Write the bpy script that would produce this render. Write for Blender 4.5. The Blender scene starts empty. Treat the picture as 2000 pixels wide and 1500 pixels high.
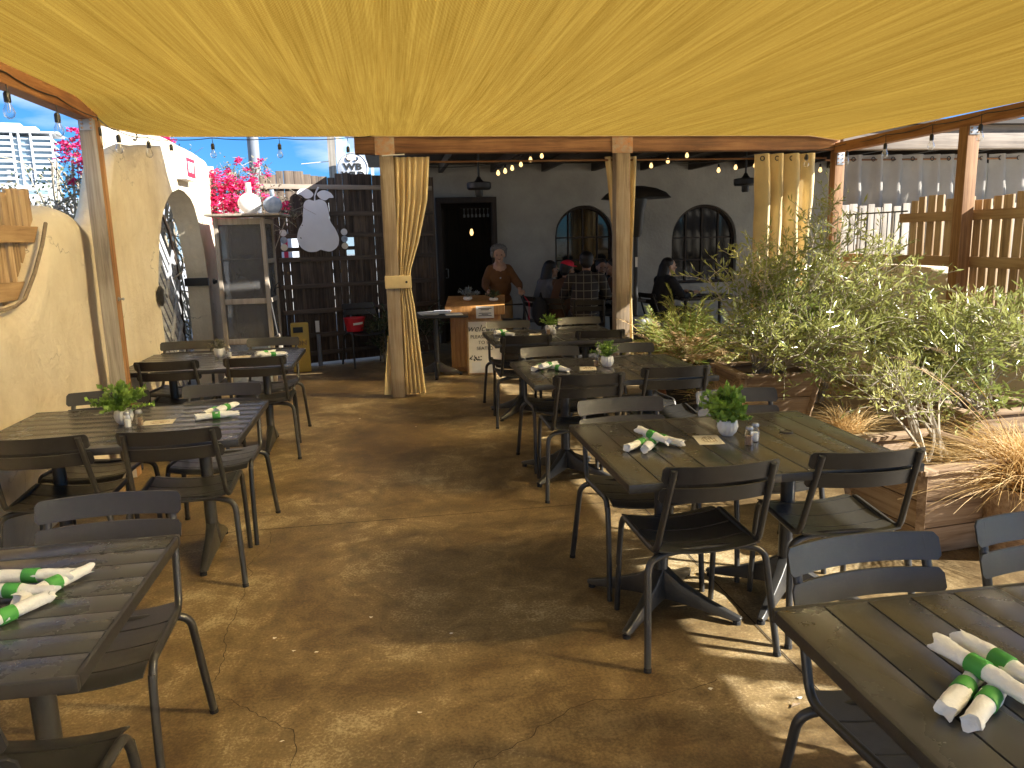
import bpy, bmesh, math, random
from mathutils import Vector, Matrix, noise
R = math.radians
PI = math.pi
rnd = random.Random(7)
scene = bpy.context.scene
C = scene.collection

# ------------------------------------------------------------------ camera
cam_d = bpy.data.cameras.new("camera"); cam = bpy.data.objects.new("camera", cam_d); C.objects.link(cam)
scene.camera = cam
cam_d.sensor_width = 36.0; cam_d.lens = 27.05; cam_d.clip_start = 0.05; cam_d.clip_end = 3000
_th = math.atan(284/1503.); _ro = math.atan(200/7950.); _ya = R(8.7)
_fw = Vector((math.sin(_ya)*math.cos(_th), math.cos(_ya)*math.cos(_th), -math.sin(_th)))
_r0 = Vector((math.cos(_ya), -math.sin(_ya), 0)); _u0 = _r0.cross(_fw)
_r = _r0*math.cos(_ro) - _u0*math.sin(_ro); _u = _u0*math.cos(_ro) + _r0*math.sin(_ro)
m4 = Matrix((_r, _u, -_fw)).transposed().to_4x4(); m4.translation = (0, 0, 1.6)
cam.matrix_world = m4

# ------------------------------------------------------------------ light
SUN = Vector((1.54, -0.64, 1.0)).normalized()
elev = math.asin(SUN.z); az = math.atan2(SUN.x, SUN.y)
w = bpy.data.worlds.new("World"); scene.world = w; w.use_nodes = True
nt = w.node_tree; nt.nodes.clear()
wo = nt.nodes.new("ShaderNodeOutputWorld"); bg = nt.nodes.new("ShaderNodeBackground")
sky = nt.nodes.new("ShaderNodeTexSky"); sky.sky_type = 'NISHITA'; sky.sun_disc = False
sky.sun_elevation = elev; sky.sun_rotation = az; sky.ozone_density = 1.6; sky.air_density = 0.9; sky.dust_density = 0.4
tcw = nt.nodes.new("ShaderNodeTexCoord"); mpw = nt.nodes.new("ShaderNodeMapping"); mpw.inputs['Scale'].default_value = (1.0, 1.0, 4.0)
nzw = nt.nodes.new("ShaderNodeTexNoise"); nzw.inputs['Scale'].default_value = 3.4; nzw.inputs['Detail'].default_value = 7
crw = nt.nodes.new("ShaderNodeValToRGB"); crw.color_ramp.elements[0].position = .52; crw.color_ramp.elements[1].position = .74
crw.color_ramp.elements[0].color = (0, 0, 0, 1); crw.color_ramp.elements[1].color = (.75, .75, .75, 1)
mxw = nt.nodes.new("ShaderNodeMixRGB"); mxw.inputs[2].default_value = (6.5, 6.8, 7.2, 1)
L = nt.links.new
L(tcw.outputs['Generated'], mpw.inputs[0]); L(mpw.outputs[0], nzw.inputs['Vector']); L(nzw.outputs[0], crw.inputs[0])
sxw = nt.nodes.new("ShaderNodeSeparateXYZ"); L(tcw.outputs['Generated'], sxw.inputs[0]); crt = nt.nodes.new("ShaderNodeValToRGB"); L(sxw.outputs[2], crt.inputs[0])
crt.color_ramp.elements[0].position = .22; crt.color_ramp.elements[0].color = (.17, .44, .80, 1); crt.color_ramp.elements[1].position = .65; crt.color_ramp.elements[1].color = (1, 1, 1, 1)
mtw = nt.nodes.new("ShaderNodeMixRGB"); mtw.blend_type = 'MULTIPLY'; mtw.inputs[0].default_value = 1; L(sky.outputs[0], mtw.inputs[1]); L(crt.outputs[0], mtw.inputs[2])
L(crw.outputs[0], mxw.inputs[0]); L(mtw.outputs[0], mxw.inputs[1]); L(mxw.outputs[0], bg.inputs[0])
bg.inputs[1].default_value = 0.072; L(bg.outputs[0], wo.inputs[0])
sun_d = bpy.data.lights.new("sun", 'SUN'); sun_d.energy = 5.0; sun_d.angle = R(.5); sun_d.color = (1, .965, .89)
sun = bpy.data.objects.new("sun", sun_d); C.objects.link(sun); sun.location = (20, -8, 14)
sun.rotation_euler = SUN.to_track_quat('Z', 'Y').to_euler()
vs = scene.view_settings; vs.view_transform = 'Standard'; vs.look = 'None'; vs.gamma = 1; vs.exposure = 1.7
scene.cycles.max_bounces = 10; scene.cycles.diffuse_bounces = 5; scene.cycles.transmission_bounces = 8; scene.cycles.transparent_max_bounces = 12

# ------------------------------------------------------------------ materials
def newmat(name):
    m = bpy.data.materials.new(name); m.use_nodes = True; t = m.node_tree; t.nodes.clear()
    o = t.nodes.new("ShaderNodeOutputMaterial"); return m, t, o
def N(t, k, **kw):
    n = t.nodes.new("ShaderNode"+k)
    for a, b in kw.items():
        if a.startswith('i_'):
            key = a[2:].replace('_', ' '); n.inputs[key].default_value = b
        else: setattr(n, a, b)
    return n
def ramp(t, src, stops):
    c = t.nodes.new("ShaderNodeValToRGB"); e = c.color_ramp.elements
    while len(e) < len(stops): e.new(0.5)
    for k, (p, col) in zip(e, stops): k.position = p; k.color = (*col, 1) if len(col) == 3 else col
    t.links.new(src, c.inputs[0]); return c
def c3(c): return (c[0], c[1], c[2], 1)
def mat(name, col, rough=.6, metal=0, var=.15, scale=8, bump=.0, bscale=60, stretch=(1, 1, 1), col2=None, trans=0, alpha=None, spec=.5, coat=0, detail=6, rvar=.1, chips=0):
    m, t, o = newmat(name); l = t.links.new
    b = N(t, 'BsdfPrincipled'); b.inputs['Metallic'].default_value = metal; b.inputs['Specular IOR Level'].default_value = spec
    b.inputs['Coat Weight'].default_value = coat; b.inputs['Coat Roughness'].default_value = .15
    tc = N(t, 'TexCoord'); mp = N(t, 'Mapping'); mp.inputs['Scale'].default_value = stretch
    oi = N(t, 'ObjectInfo'); va = N(t, 'VectorMath', operation='MULTIPLY_ADD')
    l(tc.outputs['Object'], mp.inputs[0]); l(oi.outputs['Random'], va.inputs[0]); va.inputs[1].default_value = (37, 17, 29); l(mp.outputs[0], va.inputs[2])
    nz = N(t, 'TexNoise', i_Scale=scale, i_Detail=detail, i_Roughness=.6); l(va.outputs[0], nz.inputs['Vector'])
    if col2 is None: col2 = tuple(min(1, x*(1+var)) for x in col); col1 = tuple(x*(1-var) for x in col)
    else: col1 = col
    cr = ramp(t, nz.outputs[0], [(.32, col1), (.68, col2)]); l(cr.outputs[0], b.inputs['Base Color'])
    if chips:
        n5 = N(t, 'TexNoise', i_Scale=55, i_Detail=3, i_Roughness=.7); l(va.outputs[0], n5.inputs['Vector']); r5 = ramp(t, n5.outputs[0], [(.765, (0, 0, 0)), (.78, (1, 1, 1))])
        x5 = N(t, 'MixRGB'); l(r5.outputs[0], x5.inputs[0]); l(cr.outputs[0], x5.inputs[1]); x5.inputs[2].default_value = (.16, .15, .13, 1)
        n6 = N(t, 'TexNoise', i_Scale=2.3, i_Detail=7, i_Roughness=.7); l(va.outputs[0], n6.inputs['Vector']); r6 = ramp(t, n6.outputs[0], [(.45, (0, 0, 0)), (.85, (.14*chips, .14*chips, .14*chips))])
        x6 = N(t, 'MixRGB'); l(r6.outputs[0], x6.inputs[0]); l(x5.outputs[0], x6.inputs[1]); x6.inputs[2].default_value = (.20, .18, .15, 1); l(x6.outputs[0], b.inputs['Base Color'])
    mr = N(t, 'MapRange'); l(nz.outputs[0], mr.inputs[0]); mr.inputs[3].default_value = max(.02, rough-rvar); mr.inputs[4].default_value = min(1, rough+rvar); l(mr.outputs[0], b.inputs['Roughness'])
    if bump:
        n2 = N(t, 'TexNoise', i_Scale=bscale, i_Detail=5); l(va.outputs[0], n2.inputs['Vector'])
        bp = N(t, 'Bump', i_Strength=bump, i_Distance=.01); l(n2.outputs[0], bp.inputs['Height']); l(bp.outputs[0], b.inputs['Normal'])
    out = b.outputs[0]
    if trans:
        tr = N(t, 'BsdfTranslucent'); l(cr.outputs[0], tr.inputs[0]); mx = N(t, 'MixShader'); mx.inputs[0].default_value = trans
        l(b.outputs[0], mx.inputs[1]); l(tr.outputs[0], mx.inputs[2]); out = mx.outputs[0]
    if alpha is not None:
        tp = N(t, 'BsdfTransparent'); mx = N(t, 'MixShader'); mx.inputs[0].default_value = alpha
        l(tp.outputs[0], mx.inputs[1]); l(out, mx.inputs[2]); out = mx.outputs[0]
    l(out, o.inputs[0]); return m
def wood(name, dark, light, axis=2, scale=1.0, rough=.7, bump=.35, knots=True, mid=None):
    m, t, o = newmat(name); l = t.links.new; b = N(t, 'BsdfPrincipled'); b.inputs['Roughness'].default_value = rough
    s = [26*scale]*3; s[axis] = 1.3*scale
    tc = N(t, 'TexCoord'); oi = N(t, 'ObjectInfo'); va = N(t, 'VectorMath', operation='MULTIPLY_ADD'); va.inputs[1].default_value = (13, 7, 11)
    l(oi.outputs['Random'], va.inputs[0]); l(tc.outputs['Object'], va.inputs[2])
    mp = N(t, 'Mapping'); mp.inputs['Scale'].default_value = s; l(va.outputs[0], mp.inputs[0])
    lo = N(t, 'TexNoise', i_Scale=2.2, i_Detail=3); l(va.outputs[0], lo.inputs['Vector'])
    nz = N(t, 'TexNoise', i_Scale=1.0, i_Detail=8, i_Roughness=.65, i_Distortion=1.1); l(mp.outputs[0], nz.inputs['Vector'])
    ad = N(t, 'Math', operation='MULTIPLY_ADD'); l(lo.outputs[0], ad.inputs[0]); ad.inputs[1].default_value = .55; l(nz.outputs[0], ad.inputs[2])
    if mid is None: mid = tuple((a+c)/2 for a, c in zip(dark, light))
    cr = ramp(t, ad.outputs[0], [(.52, dark), (.72, mid), (.95, light)]); l(cr.outputs[0], b.inputs['Base Color'])
    bp = N(t, 'Bump', i_Strength=bump, i_Distance=.004); l(nz.outputs[0], bp.inputs['Height']); l(bp.outputs[0], b.inputs['Normal'])
    l(b.outputs[0], o.inputs[0]); return m
def emit(name, col, st):
    m, t, o = newmat(name); e = N(t, 'Emission'); e.inputs[0].default_value = c3(col); e.inputs[1].default_value = st
    t.links.new(e.outputs[0], o.inputs[0]); return m
def glass(name, col=(1, 1, 1), rough=.02, a=.75):
    m, t, o = newmat(name); l = t.links.new
    g = N(t, 'BsdfGlossy'); g.inputs['Roughness'].default_value = rough; tp = N(t, 'BsdfTransparent'); tp.inputs[0].default_value = c3(col)
    f = N(t, 'LayerWeight'); f.inputs[0].default_value = .35; mx = N(t, 'MixShader'); l(f.outputs['Facing'], mx.inputs[0]); l(tp.outputs[0], mx.inputs[1]); l(g.outputs[0], mx.inputs[2]); l(mx.outputs[0], o.inputs[0]); return m

M = {}
M['metal'] = mat('powder_coated_metal', (.029, .0275, .025), .38, 0, .12, 30, .08, 400, spec=.6, rvar=.12, chips=.4)
M['tabletop'] = mat('table_metal', (.050, .048, .045), .27, 0, .06, 3, 0, 300, spec=.6, rvar=.04)
M['adobe'] = mat('adobe_plaster', (.74, .65, .48), .92, 0, .1, 2.2, 1.0, 26, col2=(.86, .79, .63))
M['adobe'] = None
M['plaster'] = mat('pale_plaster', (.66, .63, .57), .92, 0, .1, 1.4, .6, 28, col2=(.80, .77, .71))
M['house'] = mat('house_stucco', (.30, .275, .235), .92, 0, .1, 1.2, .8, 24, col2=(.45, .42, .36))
M['post'] = wood('stained_post', (.13, .055, .018), (.38, .21, .09), 2, mid=(.26, .125, .045))
M['greyface'] = wood('weathered_grey_face', (.20, .17, .14), (.52, .48, .41), 2, mid=(.36, .32, .27))
M['oldpost'] = wood('weathered_post', (.13, .09, .05), (.40, .33, .24), 2, mid=(.26, .19, .12))
M['beamx'] = wood('beam_wood_x', (.07, .03, .012), (.34, .17, .07), 0, mid=(.19, .085, .032))
M['beamy'] = wood('beam_wood_y', (.13, .05, .015), (.36, .17, .06), 1, mid=(.25, .10, .03))
M['greybeam'] = wood('grey_beam', (.13, .10, .075), (.38, .31, .24), 0)
M['picket'] = wood('picket_wood', (.19, .12, .06), (.55, .40, .24), 2, mid=(.38, .25, .13))
M['pickrail'] = wood('picket_rail', (.20, .11, .05), (.46, .31, .16), 1, mid=(.34, .21, .10))
M['darkplank'] = wood('dark_plank', (.022, .014, .009), (.15, .105, .07), 2, mid=(.065, .042, .027))
M['darkrail'] = wood('dark_rail', (.03, .02, .013), (.14, .10, .07), 0)
M['greyplank'] = wood('grey_plank', (.17, .14, .11), (.46, .41, .34), 2)
M['cabwood'] = wood('cabinet_wood', (.22, .17, .12), (.52, .45, .36), 2)
M['lattice'] = wood('lattice_wood', (.20, .20, .20), (.48, .48, .49), 1)
M['planter'] = wood('planter_wood', (.10, .055, .03), (.42, .30, .19), 0, mid=(.26, .165, .09))
M['stand'] = wood('host_stand_wood', (.30, .12, .03), (.66, .36, .12), 2, .7, .45, .1, mid=(.50, .235, .07))
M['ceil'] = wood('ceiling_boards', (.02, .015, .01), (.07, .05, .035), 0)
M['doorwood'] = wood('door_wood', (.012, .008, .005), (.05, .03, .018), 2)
M['curtain'] = mat('canvas_curtain', (.84, .66, .35), .9, 0, .08, 5, .25, 500, trans=.12)
M['paleCurtain'] = mat('pale_curtain', (.55, .51, .45), .9, 0, .08, 5, .25, 500, trans=.4)
M['black'] = mat('black_paint', (.018, .017, .016), .45, 0, .1, 20)
M['steel'] = mat('galvanised_steel', (.42, .42, .42), .45, .85, .15, 20)
M['rust'] = mat('rusty_bracket', (.42, .36, .28), .7, .2, .1, 14, .3, 80, col2=(.50, .20, .05))
M['greymetal'] = mat('grey_painted_metal', (.20, .22, .25), .6, 0, .06, 6)
M['white'] = mat('white_paint', (.78, .77, .75), .55, 0, .04, 10)
M['ceramic'] = mat('white_ceramic', (.78, .77, .74), .3, 0, .05, 10)
M['bluevase'] = mat('blue_glaze', (.50, .54, .58), .4, 0, .1, 16, col2=(.20, .27, .36))
M['paper'] = mat('paper', (.86, .83, .76), .7, 0, .03, 20)
M['cream'] = mat('card_cream', (.82, .74, .56), .6, 0, .03, 20)
M['ink'] = mat('ink', (.03, .03, .028), .7, 0, .05, 20)
M['brownink'] = mat('brown_ink', (.33, .20, .08), .7)
M['napkin'] = mat('napkin', (.88, .86, .80), .85, 0, .03, 30, .35, 120)
M['band'] = mat('green_band', (.06, .30, .05), .6, 0, .08, 30)
M['red'] = mat('red_plastic', (.62, .025, .04), .4, 0, .06, 10)
M['exitred'] = mat('exit_red', (.70, .02, .05), .4, 0, .03, 10)
M['signwhite'] = mat('sign_white', (.80, .80, .80), .5, 0, .03, 8)
M['pear'] = mat('painted_board', (.84, .84, .84), .7, 0, .05, 3, .15, 60)
M['yellow'] = mat('yellow_crate', (.60, .40, .07), .5, 0, .06, 10)
M['terracotta'] = mat('terracotta', (.28, .12, .06), .8, 0, .15, 8, .3, 40)
M['basket'] = mat('wicker', (.38, .27, .15), .9, 0, .2, 40, .6, 90)
M['soil'] = mat('soil', (.05, .035, .025), 1, 0, .3, 30, .8, 60)
M['bark'] = mat('bark', (.24, .18, .12), .9, 0, .25, 30, .5, 80)
M['palebark'] = mat('pale_twig', (.42, .36, .27), .9, 0, .2, 30)
M['leaf'] = mat('olive_leaf', (.13, .17, .028), .24, 0, .3, 1.3, col2=(.52, .50, .17), trans=.38, spec=1.0)
M['leafdark'] = mat('dark_leaf', (.035, .06, .025), .5, 0, .3, 3, col2=(.09, .12, .05), trans=.2)
M['leafgrey'] = mat('dusty_leaf', (.12, .12, .075), .7, 0, .3, 3, col2=(.26, .24, .17), trans=.2)
M['silver'] = mat('silver_leaf', (.26, .29, .30), .7, 0, .1, 10, trans=.2)
M['potleaf'] = mat('pot_leaf', (.09, .20, .025), .42, 0, .3, 14, col2=(.30, .44, .08), trans=.3)
M['palm'] = mat('fern_leaf', (.17, .23, .04), .5, 0, .2, 3, col2=(.42, .42, .10), trans=.35)
M['dry'] = mat('dry_frond', (.42, .25, .10), .8, 0, .2, 5, col2=(.62, .46, .24), trans=.3)
M['straw'] = mat('straw_grass', (.52, .31, .09), .6, 0, .2, 5, col2=(.78, .58, .28), trans=.35)
M['plume'] = mat('grass_plume', (.72, .60, .42), .95, 0, .1, 50, trans=.4)
M['flower'] = mat('magenta_bract', (.62, .012, .12), .55, 0, .1, 9, col2=(.85, .04, .22), trans=.3)
M['skin'] = mat('skin', (.50, .30, .20), .55, 0, .05, 10)
M['skin2'] = mat('tan_skin', (.34, .19, .12), .55, 0, .05, 10)
M['hairgrey'] = mat('grey_hair', (.17, .16, .15), .8, 0, .35, 60, .8, 120)
M['hairdark'] = mat('dark_hair', (.012, .009, .008), .5, 0, .3, 60, .5, 120)
M['sweater'] = mat('brown_sweater', (.17, .075, .025), .95, 0, .08, 20, .4, 300)
M['khaki'] = mat('khaki_cloth', (.40, .27, .13), .9, 0, .1, 12)
M['darkcloth'] = mat('dark_cloth', (.02, .02, .022), .9, 0, .2, 12)
M['browncloth'] = mat('brown_cloth', (.10, .05, .025), .9, 0, .15, 12)
M['greycloth'] = mat('grey_cloth', (.13, .135, .15), .9, 0, .1, 12)
M['redcap'] = mat('red_cap', (.72, .02, .05), .8, 0, .05, 20)
M['glassclear'] = glass('clear_glass')
M['bulbglass'] = glass('bulb_glass', (.97, .97, .95), .03)
M['pane'] = mat('dark_pane', (.012, .011, .010), .06, 0, .1, 2, spec=.6, rvar=.02)
M['salt'] = mat('salt', (.85, .84, .80), .9); M['pepper'] = mat('pepper', (.30, .20, .12), .9, 0, .3, 200)
M['rubber'] = mat('rubber', (.015, .015, .015), .8)
M['litbulb'] = emit('lit_filament', (1.0, .62, .22), 14)
M['litglass'] = emit('lit_bulb_glass', (1.0, .60, .22), .9)
M['filament'] = mat('filament', (.7, .6, .45), .4)
M['concrete_out'] = mat('pale_concrete', (.40, .38, .34), .9, 0, .15, .5, .3, 20)
M['towerwhite'] = mat('tower_white', (.66, .68, .71), .7, 0, .05, .05)
M['towerglass'] = mat('tower_glass', (.16, .24, .30), .12, 0, .3, .12, col2=(.30, .40, .46), spec=.8)
M['towergrey'] = mat('tower_grey', (.30, .32, .35), .7, 0, .08, .05)

def adobe_mat():
    m, t, o = newmat('adobe_plaster'); l = t.links.new; b = N(t, 'BsdfPrincipled'); b.inputs['Roughness'].default_value = .93; tc = N(t, 'TexCoord')
    n1 = N(t, 'TexNoise', i_Scale=1.3, i_Detail=9, i_Roughness=.68); l(tc.outputs['Object'], n1.inputs['Vector'])
    c1 = ramp(t, n1.outputs[0], [(.25, (.56, .46, .31)), (.45, (.72, .62, .45)), (.75, (.86, .78, .61))])
    mp = N(t, 'Mapping'); mp.inputs['Scale'].default_value = (3.5, 3.5, .5); l(tc.outputs['Object'], mp.inputs[0]); n2 = N(t, 'TexNoise', i_Scale=1, i_Detail=7, i_Roughness=.7); l(mp.outputs[0], n2.inputs['Vector'])
    c2 = ramp(t, n2.outputs[0], [(.50, (0, 0, 0)), (.80, (.35, .35, .35))]); x = N(t, 'MixRGB'); l(c2.outputs[0], x.inputs[0]); l(c1.outputs[0], x.inputs[1]); x.inputs[2].default_value = (.42, .34, .24, 1)
    nd = N(t, 'TexNoise', i_Scale=4, i_Detail=5); l(tc.outputs['Object'], nd.inputs['Vector']); ad = N(t, 'VectorMath', operation='MULTIPLY_ADD'); l(nd.outputs['Color'], ad.inputs[0]); ad.inputs[1].default_value = (.5, .5, .5); l(tc.outputs['Object'], ad.inputs[2])
    vo = N(t, 'TexVoronoi', feature='DISTANCE_TO_EDGE'); vo.inputs['Scale'].default_value = 1.1; l(ad.outputs[0], vo.inputs['Vector'])
    c3_ = ramp(t, vo.outputs['Distance'], [(0, (1, 1, 1)), (.0055, (0, 0, 0))]); mk = ramp(t, n1.outputs[0], [(.50, (0, 0, 0)), (.58, (.8, .8, .8))]); ml = N(t, 'MixRGB', blend_type='MULTIPLY'); ml.inputs[0].default_value = 1; l(c3_.outputs[0], ml.inputs[1]); l(mk.outputs[0], ml.inputs[2])
    y = N(t, 'MixRGB'); l(ml.outputs[0], y.inputs[0]); l(x.outputs[0], y.inputs[1]); y.inputs[2].default_value = (.20, .15, .09, 1); l(y.outputs[0], b.inputs['Base Color'])
    n3 = N(t, 'TexNoise', i_Scale=22, i_Detail=8, i_Roughness=.72); l(tc.outputs['Object'], n3.inputs['Vector']); bp = N(t, 'Bump', i_Strength=.9, i_Distance=.012); l(n3.outputs[0], bp.inputs['Height'])
    n4 = N(t, 'TexNoise', i_Scale=5, i_Detail=6, i_Distortion=.8); l(tc.outputs['Object'], n4.inputs['Vector']); b4 = N(t, 'Bump', i_Strength=.5, i_Distance=.03); l(n4.outputs[0], b4.inputs['Height']); l(b4.outputs[0], bp.inputs['Normal']); l(bp.outputs[0], b.inputs['Normal'])
    l(b.outputs[0], o.inputs[0]); return m
M['adobe'] = adobe_mat()
def screen_mat():
    m, t, o = newmat('fly_screen'); l = t.links.new
    b = N(t, 'BsdfPrincipled'); b.inputs['Base Color'].default_value = (.16, .155, .15, 1); b.inputs['Roughness'].default_value = .6
    tc = N(t, 'TexCoord'); nz = N(t, 'TexNoise', i_Scale=5, i_Detail=5); l(tc.outputs['Object'], nz.inputs['Vector'])
    mr = N(t, 'MapRange'); l(nz.outputs[0], mr.inputs[0]); mr.inputs[1].default_value = .3; mr.inputs[2].default_value = .7; mr.inputs[3].default_value = .42; mr.inputs[4].default_value = .66
    tp = N(t, 'BsdfTransparent'); mx = N(t, 'MixShader'); l(mr.outputs[0], mx.inputs[0]); l(tp.outputs[0], mx.inputs[1]); l(b.outputs[0], mx.inputs[2]); l(mx.outputs[0], o.inputs[0]); return m
M['screen'] = screen_mat()
def sail_mat():
    m, t, o = newmat('shade_cloth'); l = t.links.new
    tc = N(t, 'TexCoord'); mp = N(t, 'Mapping'); mp.inputs['Scale'].default_value = (120, 1.2, 1); l(tc.outputs['Object'], mp.inputs[0])
    n1 = N(t, 'TexNoise', i_Scale=1, i_Detail=2, i_Roughness=.7); l(mp.outputs[0], n1.inputs['Vector'])
    mp2 = N(t, 'Mapping'); mp2.inputs['Scale'].default_value = (14, .35, 1); l(tc.outputs['Object'], mp2.inputs[0])
    n2 = N(t, 'TexNoise', i_Scale=1, i_Detail=5, i_Roughness=.6); l(mp2.outputs[0], n2.inputs['Vector'])
    mp4 = N(t, 'Mapping'); mp4.inputs['Scale'].default_value = (48, .5, 1); l(tc.outputs['Object'], mp4.inputs[0]); n4 = N(t, 'TexNoise', i_Scale=1, i_Detail=3, i_Roughness=.7); l(mp4.outputs[0], n4.inputs['Vector'])
    wv = N(t, 'TexWave', wave_type='BANDS', bands_direction='X'); wv.inputs['Scale'].default_value = 62; wv.inputs['Distortion'].default_value = .9; wv.inputs['Detail'].default_value = 2; wv.inputs['Detail Scale'].default_value = .6; l(tc.outputs['Object'], wv.inputs['Vector'])
    n3 = N(t, 'TexNoise', i_Scale=170, i_Detail=2); l(tc.outputs['Object'], n3.inputs['Vector'])
    a = N(t, 'Math', operation='MULTIPLY_ADD'); l(n1.outputs[0], a.inputs[0]); a.inputs[1].default_value = .75; hm = N(t, 'Math', operation='MULTIPLY_ADD'); l(n2.outputs[0], hm.inputs[0]); hm.inputs[1].default_value = .55; hm.inputs[2].default_value = .22; l(hm.outputs[0], a.inputs[2])
    b2 = N(t, 'Math', operation='MULTIPLY_ADD'); l(wv.outputs[0], b2.inputs[0]); b2.inputs[1].default_value = .85; l(a.outputs[0], b2.inputs[2])
    c2 = N(t, 'Math', operation='MULTIPLY_ADD'); l(n3.outputs[0], c2.inputs[0]); c2.inputs[1].default_value = .45; e4 = N(t, 'Math', operation='MULTIPLY_ADD'); l(n4.outputs[0], e4.inputs[0]); e4.inputs[1].default_value = .8; l(b2.outputs[0], e4.inputs[2]); l(e4.outputs[0], c2.inputs[2])
    cr = ramp(t, c2.outputs[0], [(0, (.096, .048, .005)), (.5, (.208, .121, .018)), (1, (.36, .235, .044))])
    mr = N(t, 'MapRange'); l(c2.outputs[0], mr.inputs[0]); mr.inputs[1].default_value = 1.25; mr.inputs[2].default_value = 2.65; l(mr.outputs[0], cr.inputs[0])
    tr = N(t, 'BsdfTranslucent'); df = N(t, 'BsdfDiffuse'); l(cr.outputs[0], tr.inputs[0]); l(cr.outputs[0], df.inputs[0])
    mx = N(t, 'MixShader'); mx.inputs[0].default_value = .24; l(tr.outputs[0], mx.inputs[1]); l(df.outputs[0], mx.inputs[2])
    tp = N(t, 'BsdfRefraction'); tp.inputs['Color'].default_value = (1, .78, .42, 1); tp.inputs['IOR'].default_value = 1.06; tp.inputs['Roughness'].default_value = .58; m2 = N(t, 'MixShader'); ge = N(t, 'NewGeometry'); dt = N(t, 'VectorMath', operation='DOT_PRODUCT'); l(ge.outputs['Incoming'], dt.inputs[0]); l(ge.outputs['Normal'], dt.inputs[1]); ab = N(t, 'Math', operation='ABSOLUTE'); l(dt.outputs['Value'], ab.inputs[0]); fr = N(t, 'MapRange'); l(ab.outputs[0], fr.inputs[0]); fr.inputs[1].default_value = .37; fr.inputs[2].default_value = .52; fr.inputs[3].default_value = 0; fr.inputs[4].default_value = .44; l(fr.outputs[0], m2.inputs[0]); l(mx.outputs[0], m2.inputs[1]); l(tp.outputs[0], m2.inputs[2])
    t3 = N(t, 'BsdfTransparent'); t3.inputs[0].default_value = (1, .78, .40, 1); f3 = N(t, 'Math', operation='MULTIPLY'); l(fr.outputs[0], f3.inputs[0]); f3.inputs[1].default_value = .20; m3 = N(t, 'MixShader'); l(f3.outputs[0], m3.inputs[0]); l(m2.outputs[0], m3.inputs[1]); l(t3.outputs[0], m3.inputs[2]); l(m3.outputs[0], o.inputs[0]); return m
M['sail'] = sail_mat()
def floor_mat():
    m, t, o = newmat('stained_concrete'); l = t.links.new; b = N(t, 'BsdfPrincipled'); b.inputs['Specular IOR Level'].default_value = .45
    tc = N(t, 'TexCoord')
    n1 = N(t, 'TexNoise', i_Scale=.9, i_Detail=9, i_Roughness=.68, i_Distortion=.6); l(tc.outputs['Object'], n1.inputs['Vector'])
    n2 = N(t, 'TexNoise', i_Scale=5.5, i_Detail=8, i_Roughness=.72, i_Distortion=.9); l(tc.outputs['Object'], n2.inputs['Vector'])
    n3 = N(t, 'TexNoise', i_Scale=90, i_Detail=4, i_Roughness=.7); l(tc.outputs['Object'], n3.inputs['Vector'])
    a = N(t, 'Math', operation='MULTIPLY_ADD'); l(n2.outputs[0], a.inputs[0]); a.inputs[1].default_value = .62; l(n1.outputs[0], a.inputs[2])
    a2 = N(t, 'Math', operation='MULTIPLY_ADD'); l(n3.outputs[0], a2.inputs[0]); a2.inputs[1].default_value = .55; l(a.outputs[0], a2.inputs[2])
    mr = N(t, 'MapRange'); l(a2.outputs[0], mr.inputs[0]); mr.inputs[1].default_value = .82; mr.inputs[2].default_value = 1.34
    cr = ramp(t, mr.outputs[0], [(0, (.056, .034, .013)), (.34, (.122, .078, .031)), (.64, (.230, .160, .072)), (1, (.56, .45, .27))]); l(cr.outputs[0], b.inputs['Base Color'])
    m2 = N(t, 'MapRange'); l(n2.outputs[0], m2.inputs[0]); m2.inputs[3].default_value = .38; m2.inputs[4].default_value = .75; l(m2.outputs[0], b.inputs['Roughness'])
    bp = N(t, 'Bump', i_Strength=.22, i_Distance=.004); l(a2.outputs[0], bp.inputs['Height']); l(bp.outputs[0], b.inputs['Normal'])
    l(b.outputs[0], o.inputs[0]); return m
M['floor'] = floor_mat()
def plaid_mat():
    m, t, o = newmat('plaid_flannel'); l = t.links.new; b = N(t, 'BsdfPrincipled'); b.inputs['Roughness'].default_value = .95
    tc = N(t, 'TexCoord'); sp = N(t, 'SeparateXYZ'); l(tc.outputs['Object'], sp.inputs[0]); prev = None
    for ax, sc, w_ in (('X', 11, .09), ('Z', 11, .09), ('X', 5.5, .03), ('Z', 5.5, .03)):
        f = N(t, 'Math', operation='MULTIPLY'); l(sp.outputs[ax], f.inputs[0]); f.inputs[1].default_value = sc
        g = N(t, 'Math', operation='FRACT'); l(f.outputs[0], g.inputs[0]); h = N(t, 'Math', operation='LESS_THAN'); l(g.outputs[0], h.inputs[0]); h.inputs[1].default_value = w_
        if prev is None: prev = h
        else:
            x = N(t, 'Math', operation='MAXIMUM'); l(prev.outputs[0], x.inputs[0]); l(h.outputs[0], x.inputs[1]); prev = x
    cr = ramp(t, prev.outputs[0], [(0, (.035, .028, .025)), (1, (.20, .18, .13))]); l(cr.outputs[0], b.inputs['Base Color']); l(b.outputs[0], o.inputs[0]); return m
M['plaid'] = plaid_mat()

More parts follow.
